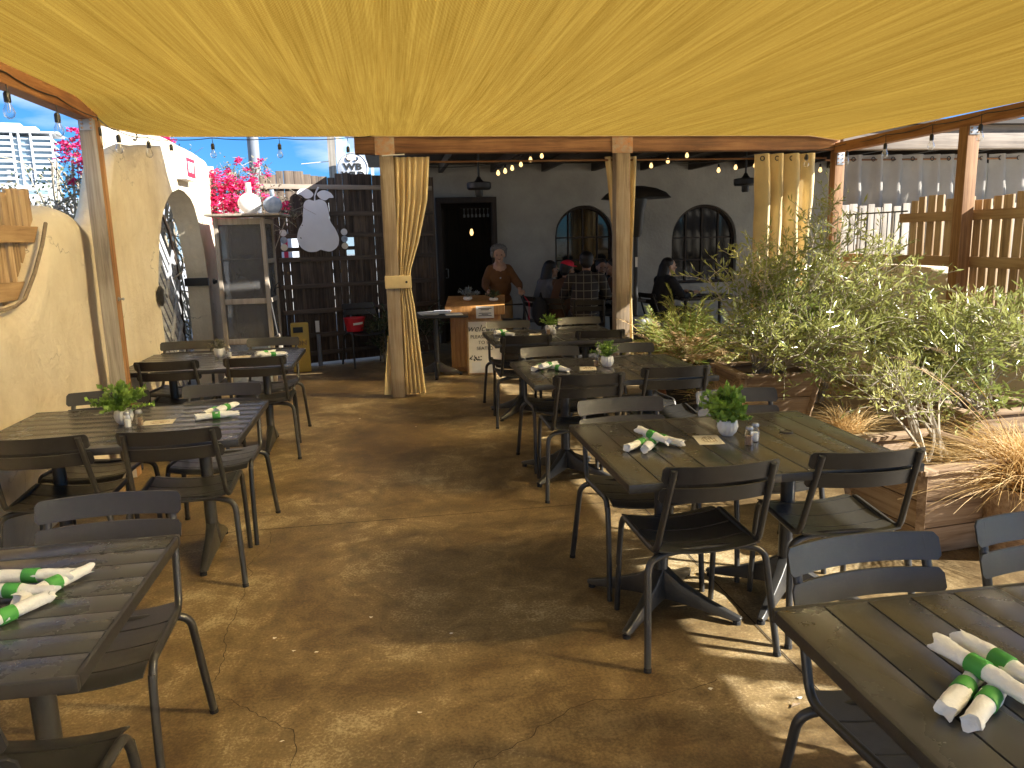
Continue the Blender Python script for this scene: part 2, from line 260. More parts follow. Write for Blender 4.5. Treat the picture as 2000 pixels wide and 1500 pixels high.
# ------------------------------------------------------------------ mesh builder
class MB:
    def __init__(s): s.v = []; s.f = []
    def add(s, vs, fs):
        n = len(s.v); s.v += [tuple(x) for x in vs]; s.f += [tuple(i+n for i in f) for f in fs]; return s
    def box(s, c, d, rz=0, M4=None):
        x, y, z = d[0]/2, d[1]/2, d[2]/2
        vs = [Vector((sx*x, sy*y, sz*z)) for sx in (-1, 1) for sy in (-1, 1) for sz in (-1, 1)]
        if rz: vs = [Matrix.Rotation(rz, 3, 'Z') @ q for q in vs]
        if M4 is not None: vs = [M4 @ q for q in vs]
        vs = [q+Vector(c) for q in vs]
        return s.add(vs, [(0, 1, 3, 2), (4, 6, 7, 5), (0, 4, 5, 1), (2, 3, 7, 6), (0, 2, 6, 4), (1, 5, 7, 3)])
    def tube(s, pts, r, seg=8, cap=True):
        pts = [Vector(p) for p in pts]; n = len(pts); rs = r if isinstance(r, (list, tuple)) else [r]*n
        tan = []
        for i in range(n):
            a = pts[max(0, i-1)]; b = pts[min(n-1, i+1)]; d = (b-a); tan.append(d.normalized() if d.length > 1e-9 else Vector((0, 0, 1)))
        up = Vector((0, 0, 1)) if abs(tan[0].z) < .9 else Vector((1, 0, 0))
        nx = (up - tan[0]*up.dot(tan[0])).normalized(); vs = []
        for i in range(n):
            nx = (nx - tan[i]*nx.dot(tan[i])); nx = nx.normalized() if nx.length > 1e-6 else Vector((1, 0, 0)); by = tan[i].cross(nx)
            vs += [pts[i]+(nx*math.cos(2*PI*k/seg)+by*math.sin(2*PI*k/seg))*rs[i] for k in range(seg)]
        fs = []
        for i in range(n-1):
            for k in range(seg):
                k2 = (k+1) % seg; fs.append((i*seg+k, i*seg+k2, (i+1)*seg+k2, (i+1)*seg+k))
        if cap: fs += [tuple(reversed(range(seg))), tuple(range((n-1)*seg, n*seg))]
        return s.add(vs, fs)
    def lathe(s, prof, c=(0, 0, 0), seg=20, flute=0, nfl=0, M4=None):
        vs = []; c = Vector(c)
        for r_, z in prof:
            for k in range(seg):
                a = 2*PI*k/seg; rr = r_*(1+flute*math.cos(nfl*a)) if nfl else r_
                q = Vector((rr*math.cos(a), rr*math.sin(a), z))
                if M4 is not None: q = M4 @ q
                vs.append(q+c)
        fs = []; n = len(prof)
        for i in range(n-1):
            for k in range(seg):
                k2 = (k+1) % seg; fs.append((i*seg+k, i*seg+k2, (i+1)*seg+k2, (i+1)*seg+k))
        if prof[0][0] > 1e-5: fs.append(tuple(reversed(range(seg))))
        if prof[-1][0] > 1e-5: fs.append(tuple(range((n-1)*seg, n*seg)))
        return s.add(vs, fs)
    def prism(s, poly, z0, z1, M4=None):
        n = len(poly); vs = [Vector((x, y, z0)) for x, y in poly]+[Vector((x, y, z1)) for x, y in poly]
        if M4 is not None: vs = [M4 @ q for q in vs]
        fs = [tuple(reversed(range(n))), tuple(range(n, 2*n))]+[(i, (i+1) % n, n+(i+1) % n, n+i) for i in range(n)]
        return s.add(vs, fs)
    def leaf(s, p, d, l, wd, fold=.25):
        d = Vector(d).normalized(); sd = d.cross(Vector((rnd.uniform(-1, 1), rnd.uniform(-1, 1), rnd.uniform(-1, 1))))
        if sd.length < 1e-4: sd = Vector((1, 0, 0))
        sd.normalize(); up = sd.cross(d); p = Vector(p); m_ = p+d*l*.5
        return s.add([p, m_+sd*wd/2+up*wd*fold, p+d*l, m_-sd*wd/2+up*wd*fold], [(0, 1, 2), (0, 2, 3)])
    def build(s, name, m, parent=None, sharp=35, bevel=0, loc=None):
        me = bpy.data.meshes.new(name); me.from_pydata(s.v, [], s.f); me.validate()
        if bevel:
            b = bmesh.new(); b.from_mesh(me); bmesh.ops.recalc_face_normals(b, faces=b.faces)
            es = [e for e in b.edges if len(e.link_faces) == 2 and e.calc_face_angle(0) > .9]
            bmesh.ops.bevel(b, geom=es, offset=bevel, segments=2, affect='EDGES', profile=.6); b.to_mesh(me); b.free()
        me.shade_smooth()
        if sharp < 180: me.set_sharp_from_angle(angle=R(sharp))
        if m is not None: me.materials.append(M[m] if isinstance(m, str) else m)
        o = bpy.data.objects.new(name, me); C.objects.link(o)
        if parent: o.parent = parent
        if loc: o.location = loc
        return o
def fillet(pts, rad, n=5):
    pts = [Vector(p) for p in pts]; out = [pts[0]]
    for i in range(1, len(pts)-1):
        a, b, c = pts[i-1], pts[i], pts[i+1]; u = (a-b); v = (c-b); d = min(rad, u.length*.45, v.length*.45)
        p0 = b+u.normalized()*d; p2 = b+v.normalized()*d
        for k in range(n+1):
            t = k/n; out.append(p0*(1-t)**2+b*2*t*(1-t)+p2*t*t)
    out.append(pts[-1]); return out
def tag(o, label=None, cat=None, group=None, kind=None):
    if label: o['label'] = label
    if cat: o['category'] = cat
    if group: o['group'] = group
    if kind: o['kind'] = kind
    return o
def thing(name, label, cat, loc=(0, 0, 0), rz=0, group=None):
    o = bpy.data.objects.new(name, None); o.empty_display_size = .1; C.objects.link(o); o.location = loc; o.rotation_euler = (0, 0, rz)
    return tag(o, label, cat, group)
def dup(root, loc, rz=0, label=None, scale=None):
    r = root.copy(); C.objects.link(r); r.location = loc; r.rotation_euler = (0, 0, rz)
    if label: r['label'] = label
    if scale: r.scale = scale
    for ch in list(root.children):
        c = ch.copy(); C.objects.link(c); c.parent = r
        for g in list(ch.children):
            d = g.copy(); C.objects.link(d); d.parent = c
    return r
def text(name, body, size, m, parent=None, loc=(0, 0, 0), rot=(0, 0, 0), ext=.001, align='CENTER', shear=0, sx=1, bold=0):
    cu = bpy.data.curves.new(name, 'FONT'); cu.body = body; cu.size = size; cu.extrude = ext; cu.align_x = align; cu.align_y = 'CENTER'; cu.shear = shear; cu.offset = bold
    cu.resolution_u = 3
    t = bpy.data.objects.new(name, cu); C.objects.link(t); bpy.context.view_layer.update()
    me = bpy.data.meshes.new_from_object(t.evaluated_get(bpy.context.evaluated_depsgraph_get())); bpy.data.objects.remove(t)
    me.name = name; me.materials.clear(); me.materials.append(M[m]); o = bpy.data.objects.new(name, me); C.objects.link(o)
    if parent: o.parent = parent
    o.location = loc; o.rotation_euler = rot; o.scale = (sx, 1, 1); return o
def sm(a, b, x):
    t = max(0, min(1, (x-a)/(b-a))); return t*t*(3-2*t)
def interp(tab, x):
    if x <= tab[0][0]: return tab[0][1]
    for (a, va), (b, vb) in zip(tab, tab[1:]):
        if x <= b: return va+(vb-va)*(x-a)/(b-a)
    return tab[-1][1]

# ------------------------------------------------------------------ ground
g = MB(); g.add([(-900, -300, -.06), (900, -300, -.06), (900, 1200, -.06), (-900, 1200, -.06)], [(0, 1, 2, 3)])
tag(g.build('ground', 'concrete_out'), kind='structure')
g = MB(); g.box((1.9, 4.4, -.03), (9.2, 17.0, .06)); pf = tag(g.build('patio_floor', 'floor'), kind='structure')
g = MB()
def strip(pts, wd, z=.0035, mb=None):
    vs = []
    for i, p in enumerate(pts):
        a = Vector(pts[max(0, i-1)]); b = Vector(pts[min(len(pts)-1, i+1)]); d = (b-a).normalized(); n = Vector((-d.y, d.x)); wv = wd*rnd.uniform(.5, 1.5) if len(pts) > 3 else wd
        vs += [(p[0]+n.x*wv/2, p[1]+n.y*wv/2, z), (p[0]-n.x*wv/2, p[1]-n.y*wv/2, z)]
    mb.add(vs, [(2*i, 2*i+1, 2*i+3, 2*i+2) for i in range(len(pts)-1)])
strip([(-2.0, 4.33), (1.42, 4.35)], .006, mb=g); strip([(1.42, 1.2), (1.42, 8)], .006, mb=g); strip([(1.42, 4.35), (4.8, 4.36)], .006, mb=g); strip([(-2, 8.3), (4.8, 8.33)], .006, mb=g)
M['joint'] = mat('joint_dark', (.03, .02, .012), .9)
tag(g.build('floor_joint', 'joint'), kind='structure')
def crackpath(a, b, n=34, amp=.035):
    out = []; off = rnd.uniform(0, 99)
    for i in range(n+1):
        t = i/n; x = a[0]+(b[0]-a[0])*t; y = a[1]+(b[1]-a[1])*t; e = math.sin(PI*t)**.3
        nx, ny = -(b[1]-a[1]), (b[0]-a[0]); l_ = math.hypot(nx, ny); k = (noise.noise(Vector((t*3, off, 0)))*1.6+noise.noise(Vector((t*11, off, 5)))*.6)*amp*e
        out.append((x+nx/l_*k, y+ny/l_*k))
    return out
g = MB()
for a, b, am in (((-.75, 4.3), (-.76, 3.35), .05), ((-.76, 3.35), (-.74, 2.75), .04), ((-.74, 2.72), (-.42, 2.42), .04), ((-.42, 2.42), (-.36, 1.95), .03), ((-.36, 1.95), (-.37, 1.5), .03),
                 ((.1, 2.05), (.55, 2.35), .04), ((.55, 2.35), (1.1, 2.42), .03), ((-.36, 1.93), (.1, 2.05), .02)):
    strip(crackpath(a, b, amp=am), .0022, .003, g)
tag(g.build('floor_crack', 'joint'), kind='structure')
# ------------------------------------------------------------------ walls
def ringwall(mb, samples, base, s, o, thick, r=.0, nz=14, amp=.012, cap0=True, cap1=True):
    """samples (along, lo, hi); base origin, s along-vector, o outward (depth) vector"""
    base = Vector(base); s = Vector(s); o = Vector(o); Z = Vector((0, 0, 1)); rings = []
    for (a, lo, hi) in samples:
        rr = min(r, (hi-lo)*.4, thick*.48); ring = []
        for k in range(nz+1): ring.append((0, lo+(hi-rr-lo)*k/nz))
        if rr > 0:
            for k in range(1, 6): an = PI/2*k/5; ring.append((rr-rr*math.cos(an), hi-rr+rr*math.sin(an)))
            for k in range(0, 6): an = PI/2*k/5; ring.append((thick-rr+rr*math.sin(an), hi-rr+rr*math.cos(an)))
        else: ring.append((thick, hi))
        for k in range(1, 5): ring.append((thick, (hi-rr)+(lo-hi+rr)*k/4))
        pts = []
        for d, z in ring:
            p = base+s*a+o*d+Z*z
            n1 = noise.noise(p*1.7)*amp*1.3+noise.noise(p*5)*amp*.6+noise.noise(p*14)*amp*.18
            p = p-o*n1*(1 if d < thick*.5 else -1)+Z*(noise.noise(p*2.3+Vector((9, 9, 9)))*amp if z > lo+.02 and z > .05 else 0)
            pts.append(p)
        rings.append(pts)
    n = len(rings[0]); vs = [p for rg in rings for p in rg]; fs = []
    for i in range(len(rings)-1):
        for k in range(n):
            k2 = (k+1) % n; fs.append((i*n+k, (i+1)*n+k, (i+1)*n+k2, i*n+k2))
    if cap0: fs.append(tuple(range(n)))
    if cap1: fs.append(tuple(reversed(range((len(rings)-1)*n, len(rings)*n))))
    mb.add(vs, fs)
def samp(a, b, lo, hi, step=.05):
    n = max(2, int((b-a)/step)); return [(a+(b-a)*i/n, lo(a+(b-a)*i/n), hi(a+(b-a)*i/n)) for i in range(n+1)]
lowtab = [(-3, 1.28), (4.45, 1.28), (4.6, 1.285), (4.74, 1.32), (4.91, 1.46), (5.06, 1.62), (5.15, 1.75), (5.22, 1.82), (5.3, 1.865), (5.45, 1.89), (5.62, 1.87), (5.78, 1.80), (5.95, 1.74), (6.1, 1.77), (6.3, 1.9), (6.48, 2.12), (6.62, 2.36), (6.76, 2.52), (6.95, 2.6), (7.27, 2.64), (8.2, 2.67), (9.9, 2.63), (10.1, 2.56), (10.25, 2.35)]
arch = [(7.45, 1.30), (7.5, 1.46), (7.6, 1.68), (7.75, 1.86), (7.96, 2.02), (8.2, 2.13), (8.5, 2.18), (8.7, 2.17), (8.9, 2.11), (9.05, 2.0), (9.2, 1.82), (9.3, 1.6), (9.38, 1.26)]
hiL = lambda y: interp(lowtab, y)
mb = MB(); Z0 = lambda y: -.02
ringwall(mb, samp(-3, 6.0, Z0, hiL, .06), (-2.03, 0, 0), (0, 1, 0), (-1, 0, 0), .40, .17, cap1=False, nz=22)
lw = thing('adobe_wall', 'low tan adobe garden wall on the left with a curved notch and rounded mound', 'wall')
mb.build('wall_body', 'adobe', lw, 60)
mb = MB()
ringwall(mb, samp(5.9, 7.45, Z0, hiL), (-2.08, 0, 0), (0, 1, 0), (-1, 0, 0), .23, .12, nz=24)
ringwall(mb, samp(7.45, 9.38, lambda y: interp(arch, y), hiL, .035), (-2.08, 0, 0), (0, 1, 0), (-1, 0, 0), .23, .10, nz=10)
ringwall(mb, samp(9.38, 10.3, Z0, hiL), (-2.08, 0, 0), (0, 1, 0), (-1, 0, 0), .23, .12, nz=24)
aw = thing('arched_wall', 'tall stucco wall with an arched gateway under the exit sign', 'wall')
mb.build('wall_body', 'adobe', aw, 60)
mb = MB(); mb.tube([(0, 0, 0), (-.0, .06, .0), (.0, .1, .035), (0, .085, .07), (0, .05, .065)], .006, 6)
tag(mb.build('wall_hook', 'black', None, loc=(-2.07, 7.15, 2.50)), 'small black iron hook near the top of the tall stucco wall', 'hook')
# metal strip edging in the notch + picket infill
t = thing('picket_fence', 'weathered wooden pickets filling the notch of the left adobe wall', 'fence', (-2.15, 0, 0))
k = 0; y = 3.1
while y < 5.26:
    top = 1.94 + .03*math.sin(y*9)+rnd.uniform(-.015, .015); bot = 1.3 if y < 4.75 else 1.3+(y-4.75)*.5
    mb = MB(); wv = rnd.uniform(.056, .075); mb.box((0, 0, (top+bot)/2), (.022, wv, top-bot)); mb.build('picket', 'picket', t, bevel=.003, loc=(rnd.uniform(-.006, .006), y, 0)); y += wv+rnd.uniform(.012, .03)
mb = MB(); mb.box((.03, 4.0, 1.695), (.035, 2.70, .095)); mb.build('rail', 'pickrail', t, bevel=.004)
mb = MB(); mb.box((.03, 3.9, 1.375), (.035, 2.25, .10)); mb.build('rail', 'pickrail', t, bevel=.004)
mb = MB(); pts = [(-.01+.12, yy, interp(lowtab, yy)+.012) for yy in [3.2, 3.8, 4.3, 4.5, 4.62, 4.74, 4.83, 4.91, 4.99, 5.06, 5.11, 5.15]]
mb.tube([(p[0], p[1]-.02, p[2]) for p in pts], .011, 6); mb.build('edge_strip', 'bark', t)
# right adobe wall + fence
hiR = lambda y: interp([(-3, .66), (5.4, .66), (5.75, .72), (6.0, .92), (6.2, 1.15), (6.35, 1.23), (6.5, 1.25), (8.3, 1.26)], y)
mb = MB(); ringwall(mb, samp(-3, 8.0, Z0, hiR, .08), (4.85, 0, 0), (0, 1, 0), (1, 0, 0), .34, .10)
tag(mb.build('adobe_wall', 'adobe', None, 60), 'low tan adobe wall on the right, below the tall picket fence', 'wall')
t = thing('picket_fence', 'tall brown picket fence on the right wall with light in its gaps', 'fence', (4.97, 0, 0))
y = 5.02
while y < 6.93:
    top = 1.865+rnd.uniform(-.02, .02)+.02*math.sin(y*5); bot = hiR(y)+.045; wv = rnd.uniform(.082, .098)
    mb = MB(); mb.box((0, 0, (top+bot)/2), (.02, wv, top-bot), M4=Matrix.Rotation(rnd.uniform(-.012, .012), 3, 'X')); mb.build('picket', 'picket', t, bevel=.003, loc=(rnd.uniform(-.006, .006), y, 0)); y += wv+rnd.uniform(.014, .034)
mb = MB(); mb.box((-.032, 5.98, 1.70), (.035, 2.0, .085)); mb.build('rail', 'pickrail', t, bevel=.004)
mb = MB(); mb.box((-.032, 6.45, 1.305), (.035, 2.95, .09)); mb.build('rail', 'pickrail', t, bevel=.004)
mb = MB(); mb.box((-.032, 1.2, .82), (.035, 8.6, .0001+.0)); 
mb = MB(); mb.tube([(-.02, 6.9, 1.765), (-.02, 7.95, 1.765)], .008, 6)
for i in range(9): mb.tube([(-.02, 6.98+i*.11, 1.28), (-.02, 6.98+i*.11, 1.765+(.06 if i % 3 == 0 else 0))], .006, 6)
mb.build('iron_bars', 'black', t)
t = thing('picket_fence', 'pale sunlit pickets below the pale curtains in the back right corner', 'fence', (0, 8.06, 0))
x = 5.02
while x < 8.4:
    top = 1.86+rnd.uniform(-.04, .04); wv = rnd.uniform(.07, .10); mb = MB(); mb.box((0, 0, (top+.6)/2), (wv, .02, top-.6)); mb.build('picket', 'greyplank', t, bevel=.003, loc=(x, 0, 0)); x += wv+rnd.uniform(.01, .035)
mb = MB(); mb.box((6.7, .03, 1.4), (3.4, .03, .08)); mb.build('rail', 'greybeam', t)

# ------------------------------------------------------------------ back plank fence (slanting)
A = Vector((-2.25, 10.02, 0)); B = Vector((.62, 11.16, 0)); fd = (B-A).normalized(); fl = (B-A).length; fa = math.atan2(fd.y, fd.x)
t = thing('plank_fence', 'tall dark weathered plank fence behind the cabinet and the pear', 'fence', A, fa)
x = .0
while x < fl:
    wv = rnd.uniform(.085, .125); sparse = x < .70; px_ = x/fl
    top = 2.50+rnd.uniform(-.03, .03)-.03*px_+(.03*math.sin(x*7))
    if sparse and rnd.random() < .62: x += wv+.02; continue
    holes = []
    if (.92 < x < 1.08) or (1.72 < x < 1.86): holes = [(1.42, 1.68)]
    segs = [(.03, top)] if not holes else [(.03, 1.40), (1.68, top)]
    mb = MB()
    for (a, b) in segs: mb.box((0, 0, (a+b)/2), (wv, .018, b-a))
    mb.build('plank', 'greyplank' if sparse else 'darkplank', t, bevel=.002, loc=(x+wv/2, rnd.uniform(-.007, .007), 0)); x += wv+rnd.choice([.001, .001, .002, .004, .009])
for z in (2.32, 1.98, 1.70, 1.40, 1.05, .72, .40, .16):
    mb = MB(); mb.box((fl/2+(.0 if z > 2.2 else .45), -.03, z), (fl if z > 2.2 else fl-.9, .032, .06)); mb.build('rail', 'greybeam' if z > 2.2 else 'darkrail', t, bevel=.003)
    if z > 1: mb = MB(); mb.box((fl/2+.45, .032, z-.17), (fl-.9, .03, .05)); mb.build('rail', 'darkrail', t)

# ------------------------------------------------------------------ pergola
pg = thing('pergola', 'timber posts and beams that carry the yellow shade cloth', 'pergola')
def post(x, y, z1, wd, m, z0=0.0, grey=False, nm='post'):
    mb = MB(); mb.box((0, 0, (z0+z1)/2), (wd, wd, z1-z0)); o = mb.build(nm, m, pg, bevel=.005, loc=(x, y, 0))
    if grey:
        o.data.materials.append(M['greyface'])
        for p in o.data.polygons:
            if p.normal.y < -.7: p.material_index = 1
    return o
post(-1.90, 5.65, 2.43, .105, 'post', grey=True); post(.02, 8.0, 2.45, .135, 'oldpost'); post(2.43, 8.0, 2.45, .15, 'oldpost')
post(4.86, 8.0, 2.45, .11, 'post'); post(4.82, 6.0, 2.42, .11, 'post'); post(4.82, .98, 2.42, .11, 'post'); post(-1.93, .6, 2.43, .105, 'post')
def beam(c, d, m, nm='beam'):
    mb = MB(); mb.box((0, 0, 0), d); return mb.build(nm, m, pg, bevel=.006, loc=c)
beam((-1.925, 1.35, 2.487), (.10, 8.8, .11), 'beamy'); beam((4.82, 2.45, 2.468), (.10, 10.95, .10), 'beamy')
beam((2.28, 8.0, 2.545), (5.12, .14, .185), 'beamx'); beam((6.98, 8.0, 2.535), (4.2, .12, .165), 'greybeam'); beam((6.98, 8.25, 2.70), (4.2, .10, .12), 'greybeam')
def bracket(c, d, m='rust', rot=0):
    mb = MB(); mb.box((0, 0, 0), d); br = mb.build('bracket_plate', m, pg, bevel=.002, loc=c)
    for sx in (-.32, .32):
        for sz in (-.32, 0, .32):
            mb = MB()
            ax = 'X' if d[0] < d[1] else 'Y'
            Mx = Matrix.Rotation(PI/2, 3, 'X') if ax == 'Y' else Matrix.Rotation(-PI/2, 3, 'Y')
            off = (sx*d[0], -d[1]/2-.001, sz*d[2]) if ax == 'Y' else (-d[0]/2, sx*d[1], sz*d[2])
            mb.lathe([(.007, 0), (.007, .007), (.0, .009)], off, 8, M4=Mx); mb.build('bolt', 'rust', br)
bracket((.01, 7.925, 2.53), (.19, .008, .19)); bracket((2.42, 7.925, 2.53), (.22, .008, .19)); bracket((-1.90, 5.594, 2.40), (.085, .006, .075), 'steel'); bracket((4.82, 5.942, 2.40), (.09, .006, .10), 'steel'); bracket((4.86, 7.942, 2.36), (.08, .006, .13), 'steel')
mb = MB(); mb.lathe([(.0, 0), (.014, .002), (.014, .01), (.006, .014), (.006, .03), (.012, .034), (0, .046)], (0, 0, 0), 10, M4=Matrix.Rotation(PI/2, 3, 'Y')); mb.build('cleat', 'steel', pg, loc=(-1.847, 5.63, 1.26))
# ------------------------------------------------------------------ shade sail
LZ = [(-5, 2.545), (5.4, 2.54), (5.7, 2.475), (5.87, 2.452), (6.31, 2.47), (6.94, 2.515), (7.72, 2.598), (8, 2.63)]
xs = [-1.95+6.77*i/135 for i in range(136)]; ys = [j/110 for j in range(111)]; y0s = -1.4
mb = MB(); vs = []
for x in xs:
    u = (x+1.95)/6.77; Y1 = 7.92
    for v in ys:
        y = y0s+(Y1-y0s)*v; e = sm(.6, 1, v); z = (2.54-.02*u)*(1-e)+interp([(0, 2.62), (.95, 2.60), (1, 2.55)], u)*e
        k = math.exp(-(x+1.95)/.55); z = z*(1-k)+interp(LZ, y)*k
        sag = math.sin(PI*min(1, max(0, u)))**.8*math.sin(PI*min(1, max(0, v)))**.8
        z -= .08*sag; z += .010*noise.noise(Vector((x*1.6, y*.35, 3)))*min(1, 5*sag)+.003*noise.noise(Vector((x*9, y*.5, 8)))*min(1, 5*sag)
        vs.append((x, y, z))
nv = len(ys); mb.add(vs, [(i*nv+j, (i+1)*nv+j, (i+1)*nv+j+1, i*nv+j+1) for i in range(len(xs)-1) for j in range(nv-1)])
t = thing('shade_sail', 'large yellow shade cloth stretched overhead between the beams', 'shade sail'); sv = mb.v; mb.build('cloth', 'sail', t, 180)
mb = MB(); mb.tube([Vector(sv[i*nv+nv-1])-Vector((0, 0, .002)) for i in range(len(xs))], .006, 6); mb.build('hem', 'curtain', t)
mb = MB(); mb.tube([Vector(sv[j])-Vector((0, 0, .002)) for j in range(nv)], .006, 6); mb.build('hem', 'curtain', t)

# ------------------------------------------------------------------ restaurant building
rb = thing('restaurant_building', 'shaded pale stucco restaurant with a dark open doorway and two arched windows', 'building')
HY = 12.2; TOP = 3.1
mb = MB(); bx = lambda x0, x1, z0, z1: mb.box(((x0+x1)/2, HY+.15, (z0+z1)/2), (x1-x0, .3, z1-z0))
wins = [(2.62, 3.58, .85, 1.62, .47), (4.56, 5.68, .80, 1.52, .55)]
bx(.3, .74, 0, TOP); bx(.74, 1.68, 2.2, TOP); bx(1.68, 2.62, 0, TOP); bx(3.58, 4.56, 0, TOP); bx(5.68, 12, 0, TOP)
for x0, x1, zb_, sp, rz in wins:
    bx(x0, x1, 0, zb_); cx = (x0+x1)/2; hw = (x1-x0)/2
    ringwall(mb, samp(x0, x1, lambda x: sp+rz*math.sqrt(max(0, 1-((x-cx)/hw)**2)), lambda x: TOP, .02), (0, HY, 0), (1, 0, 0), (0, 1, 0), .3, 0, nz=3, amp=0)
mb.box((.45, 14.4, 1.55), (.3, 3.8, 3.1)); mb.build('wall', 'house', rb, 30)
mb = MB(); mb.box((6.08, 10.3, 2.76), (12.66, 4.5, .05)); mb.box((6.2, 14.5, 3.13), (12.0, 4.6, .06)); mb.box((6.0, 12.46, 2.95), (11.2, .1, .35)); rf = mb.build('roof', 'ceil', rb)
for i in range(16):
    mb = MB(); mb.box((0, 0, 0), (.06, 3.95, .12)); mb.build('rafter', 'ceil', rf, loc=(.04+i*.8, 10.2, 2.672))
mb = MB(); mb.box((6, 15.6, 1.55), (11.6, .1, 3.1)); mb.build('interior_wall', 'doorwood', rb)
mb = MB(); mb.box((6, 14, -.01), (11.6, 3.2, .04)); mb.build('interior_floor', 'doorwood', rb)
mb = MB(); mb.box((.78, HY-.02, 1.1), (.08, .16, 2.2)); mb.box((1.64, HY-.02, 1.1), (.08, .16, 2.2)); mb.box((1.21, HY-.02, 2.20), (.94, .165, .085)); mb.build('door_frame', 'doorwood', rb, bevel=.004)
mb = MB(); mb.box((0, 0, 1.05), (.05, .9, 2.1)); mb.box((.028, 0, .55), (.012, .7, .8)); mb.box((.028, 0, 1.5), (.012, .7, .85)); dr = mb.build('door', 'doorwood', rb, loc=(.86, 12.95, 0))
mb = MB(); mb.tube([(.03, -.35, 1.0), (.07, -.35, 1.0), (.07, -.35, 1.14), (.03, -.35, 1.14)], .009, 8); mb.build('handle', 'steel', dr)
for i, (x0, x1, zb_, sp, rz) in enumerate(wins):
    cx = (x0+x1)/2; hw = (x1-x0)/2; n = 28; top = lambda x, k=1: sp+rz*k*math.sqrt(max(0, 1-((x-cx)/(hw*k))**2)) if abs(x-cx) < hw*k else sp
    mb = MB(); pts = [(x0+.02, HY+.12, zb_)]+[(cx-math.cos(PI*j/n)*(hw-.02), HY+.12, sp+math.sin(PI*j/n)*(rz-.02)) for j in range(n+1)]+[(x1-.02, HY+.12, zb_)]
    mb.tube(pts, .03, 6); mb.box((cx, HY+.12, zb_+.02), (x1-x0-.06, .055, .05)); fr = mb.build('window', 'doorwood', rb)
    mb = MB()
    for q in (-.5, 0, .5): xx = cx+q*hw; mb.box((xx, HY+.12, (zb_+top(xx)-.03)/2), (.022, .03, top(xx)-.03-zb_))
    for z in (zb_+.38, zb_+.74): hh = hw-.03 if z < sp else hw*math.sqrt(max(0, 1-((z-sp)/rz)**2))-.03; mb.box((cx, HY+.123, z), (2*hh, .026, .022))
    mb.build('muntins', 'doorwood', fr)
    mb = MB(); poly = [(x0+.03, zb_+.02)]+[(cx-math.cos(PI*j/n)*(hw-.035), sp+math.sin(PI*j/n)*(rz-.035)) for j in range(n+1)]+[(x1-.03, zb_+.02)]
    mb.prism([(a, b) for a, b in poly], 0, .006, Matrix(((1, 0, 0), (0, 0, -1), (0, 1, 0)))); mb.build('pane', 'pane', fr, loc=(0, HY+.14, 0))
bt = thing('pendant_bulb', 'single glowing bulb hanging inside the dark doorway', 'lamp', (1.50, 14.2, 1.73))
mb = MB(); mb.lathe([(0, -.06), (.02, -.05), (.033, -.015), (.028, .02), (.014, .06), (.012, .07)], (0, 0, 0), 14); mb.build('bulb', 'litglass', bt)
mb = MB(); mb.tube([(0, 0, .07), (0, 0, 1.36)], .004, 6); mb.lathe([(.015, .06), (.016, .11), (.006, .12)], (0, 0, 0), 10); mb.build('cord', 'black', bt)
t = thing('wall_shelf', 'row of small glinting glasses hanging in the top of the doorway', 'shelf', (1.45, 12.9, 2.02))
mb = MB(); mb.box((0, 0, .09), (.5, .12, .015)); mb.build('board', 'doorwood', t)
for i in range(7): mb = MB(); mb.lathe([(.018, -.06), (.02, -.02), (.004, 0), (.004, .05), (.016, .08)], (-.2+i*.065, 0, 0), 10); mb.build('glass', 'steel', t)

# ------------------------------------------------------------------ curtains
def curtain(name, label, prof, y, pleats, amp, m, group=None, seed=0, tube_r=None, grommets=True):
    r_ = random.Random(seed); ph = [r_.uniform(-.25, .25) for _ in range(40)]; nu = pleats*10; z1 = prof[0][0]; z0 = prof[-1][0]; nvv = 46
    t = thing(name, label, 'curtain', ((prof[0][1]+prof[0][2])/2, y, z0), 0, group); ox, oz = t.location.x, z0
    L_ = [(-p[0], p[1]) for p in prof]; R_ = [(-p[0], p[2]) for p in prof]; mb = MB(); vs = []
    for j in range(nvv+1):
        z = z1+(z0-z1)*j/nvv; xl = interp(L_, -z); xr = interp(R_, -z)
        for i in range(nu+1):
            u = i/nu; a = u*pleats; pu = 2*PI*(a+.22*noise.noise(Vector((a*.7, z*.6, seed)))+.12*noise.noise(Vector((a*2, z*1.5, seed+4))))
            am = amp*(1+.5*noise.noise(Vector((a*.9, z*.8, seed+9))))*(.7+.3*sm(z1, z1-.4, z))
            yy = am*math.sin(pu)+.25*am*math.sin(2*pu+1)+.012*noise.noise(Vector((a*2, z*5, seed)))
            vs.append((xl+(xr-xl)*u+.25*am*math.cos(pu)-ox, yy, z-oz))
    mb.add(vs, [(j*(nu+1)+i, j*(nu+1)+i+1, (j+1)*(nu+1)+i+1, (j+1)*(nu+1)+i) for j in range(nvv) for i in range(nu)])
    mb.build('cloth', m, t, 180)
    if grommets:
        for k in range(pleats):
            u = (k+.5)/pleats; mb = MB(); c = (prof[0][1]+(prof[0][2]-prof[0][1])*u-ox, -amp*.3-.012, z1-oz-.05)
            mb.tube([(c[0]+.022*math.cos(q*PI/6), c[1], c[2]+.022*math.sin(q*PI/6)) for q in range(13)], .0055, 6); mb.build('grommet', 'black', t)
    return t
c1 = curtain('tied_curtain', 'tan canvas curtain tied to the post left of the doorway', [(2.42, .075, .44), (2.0, .07, .40), (1.6, .06, .30), (1.3, .06, .20), (1.15, .06, .195), (.9, .06, .23), (.03, .03, .30)], 7.99, 6, .028, 'curtain', seed=3, grommets=False)
mb = MB(); mb.prism([(-.245, -.10), (.02, -.10), (.02, .06), (-.245, .06)], 1.13, 1.26); tb = mb.build('tieback', 'curtain', c1, bevel=.012); tb.location = (-.07, .02, -.03)
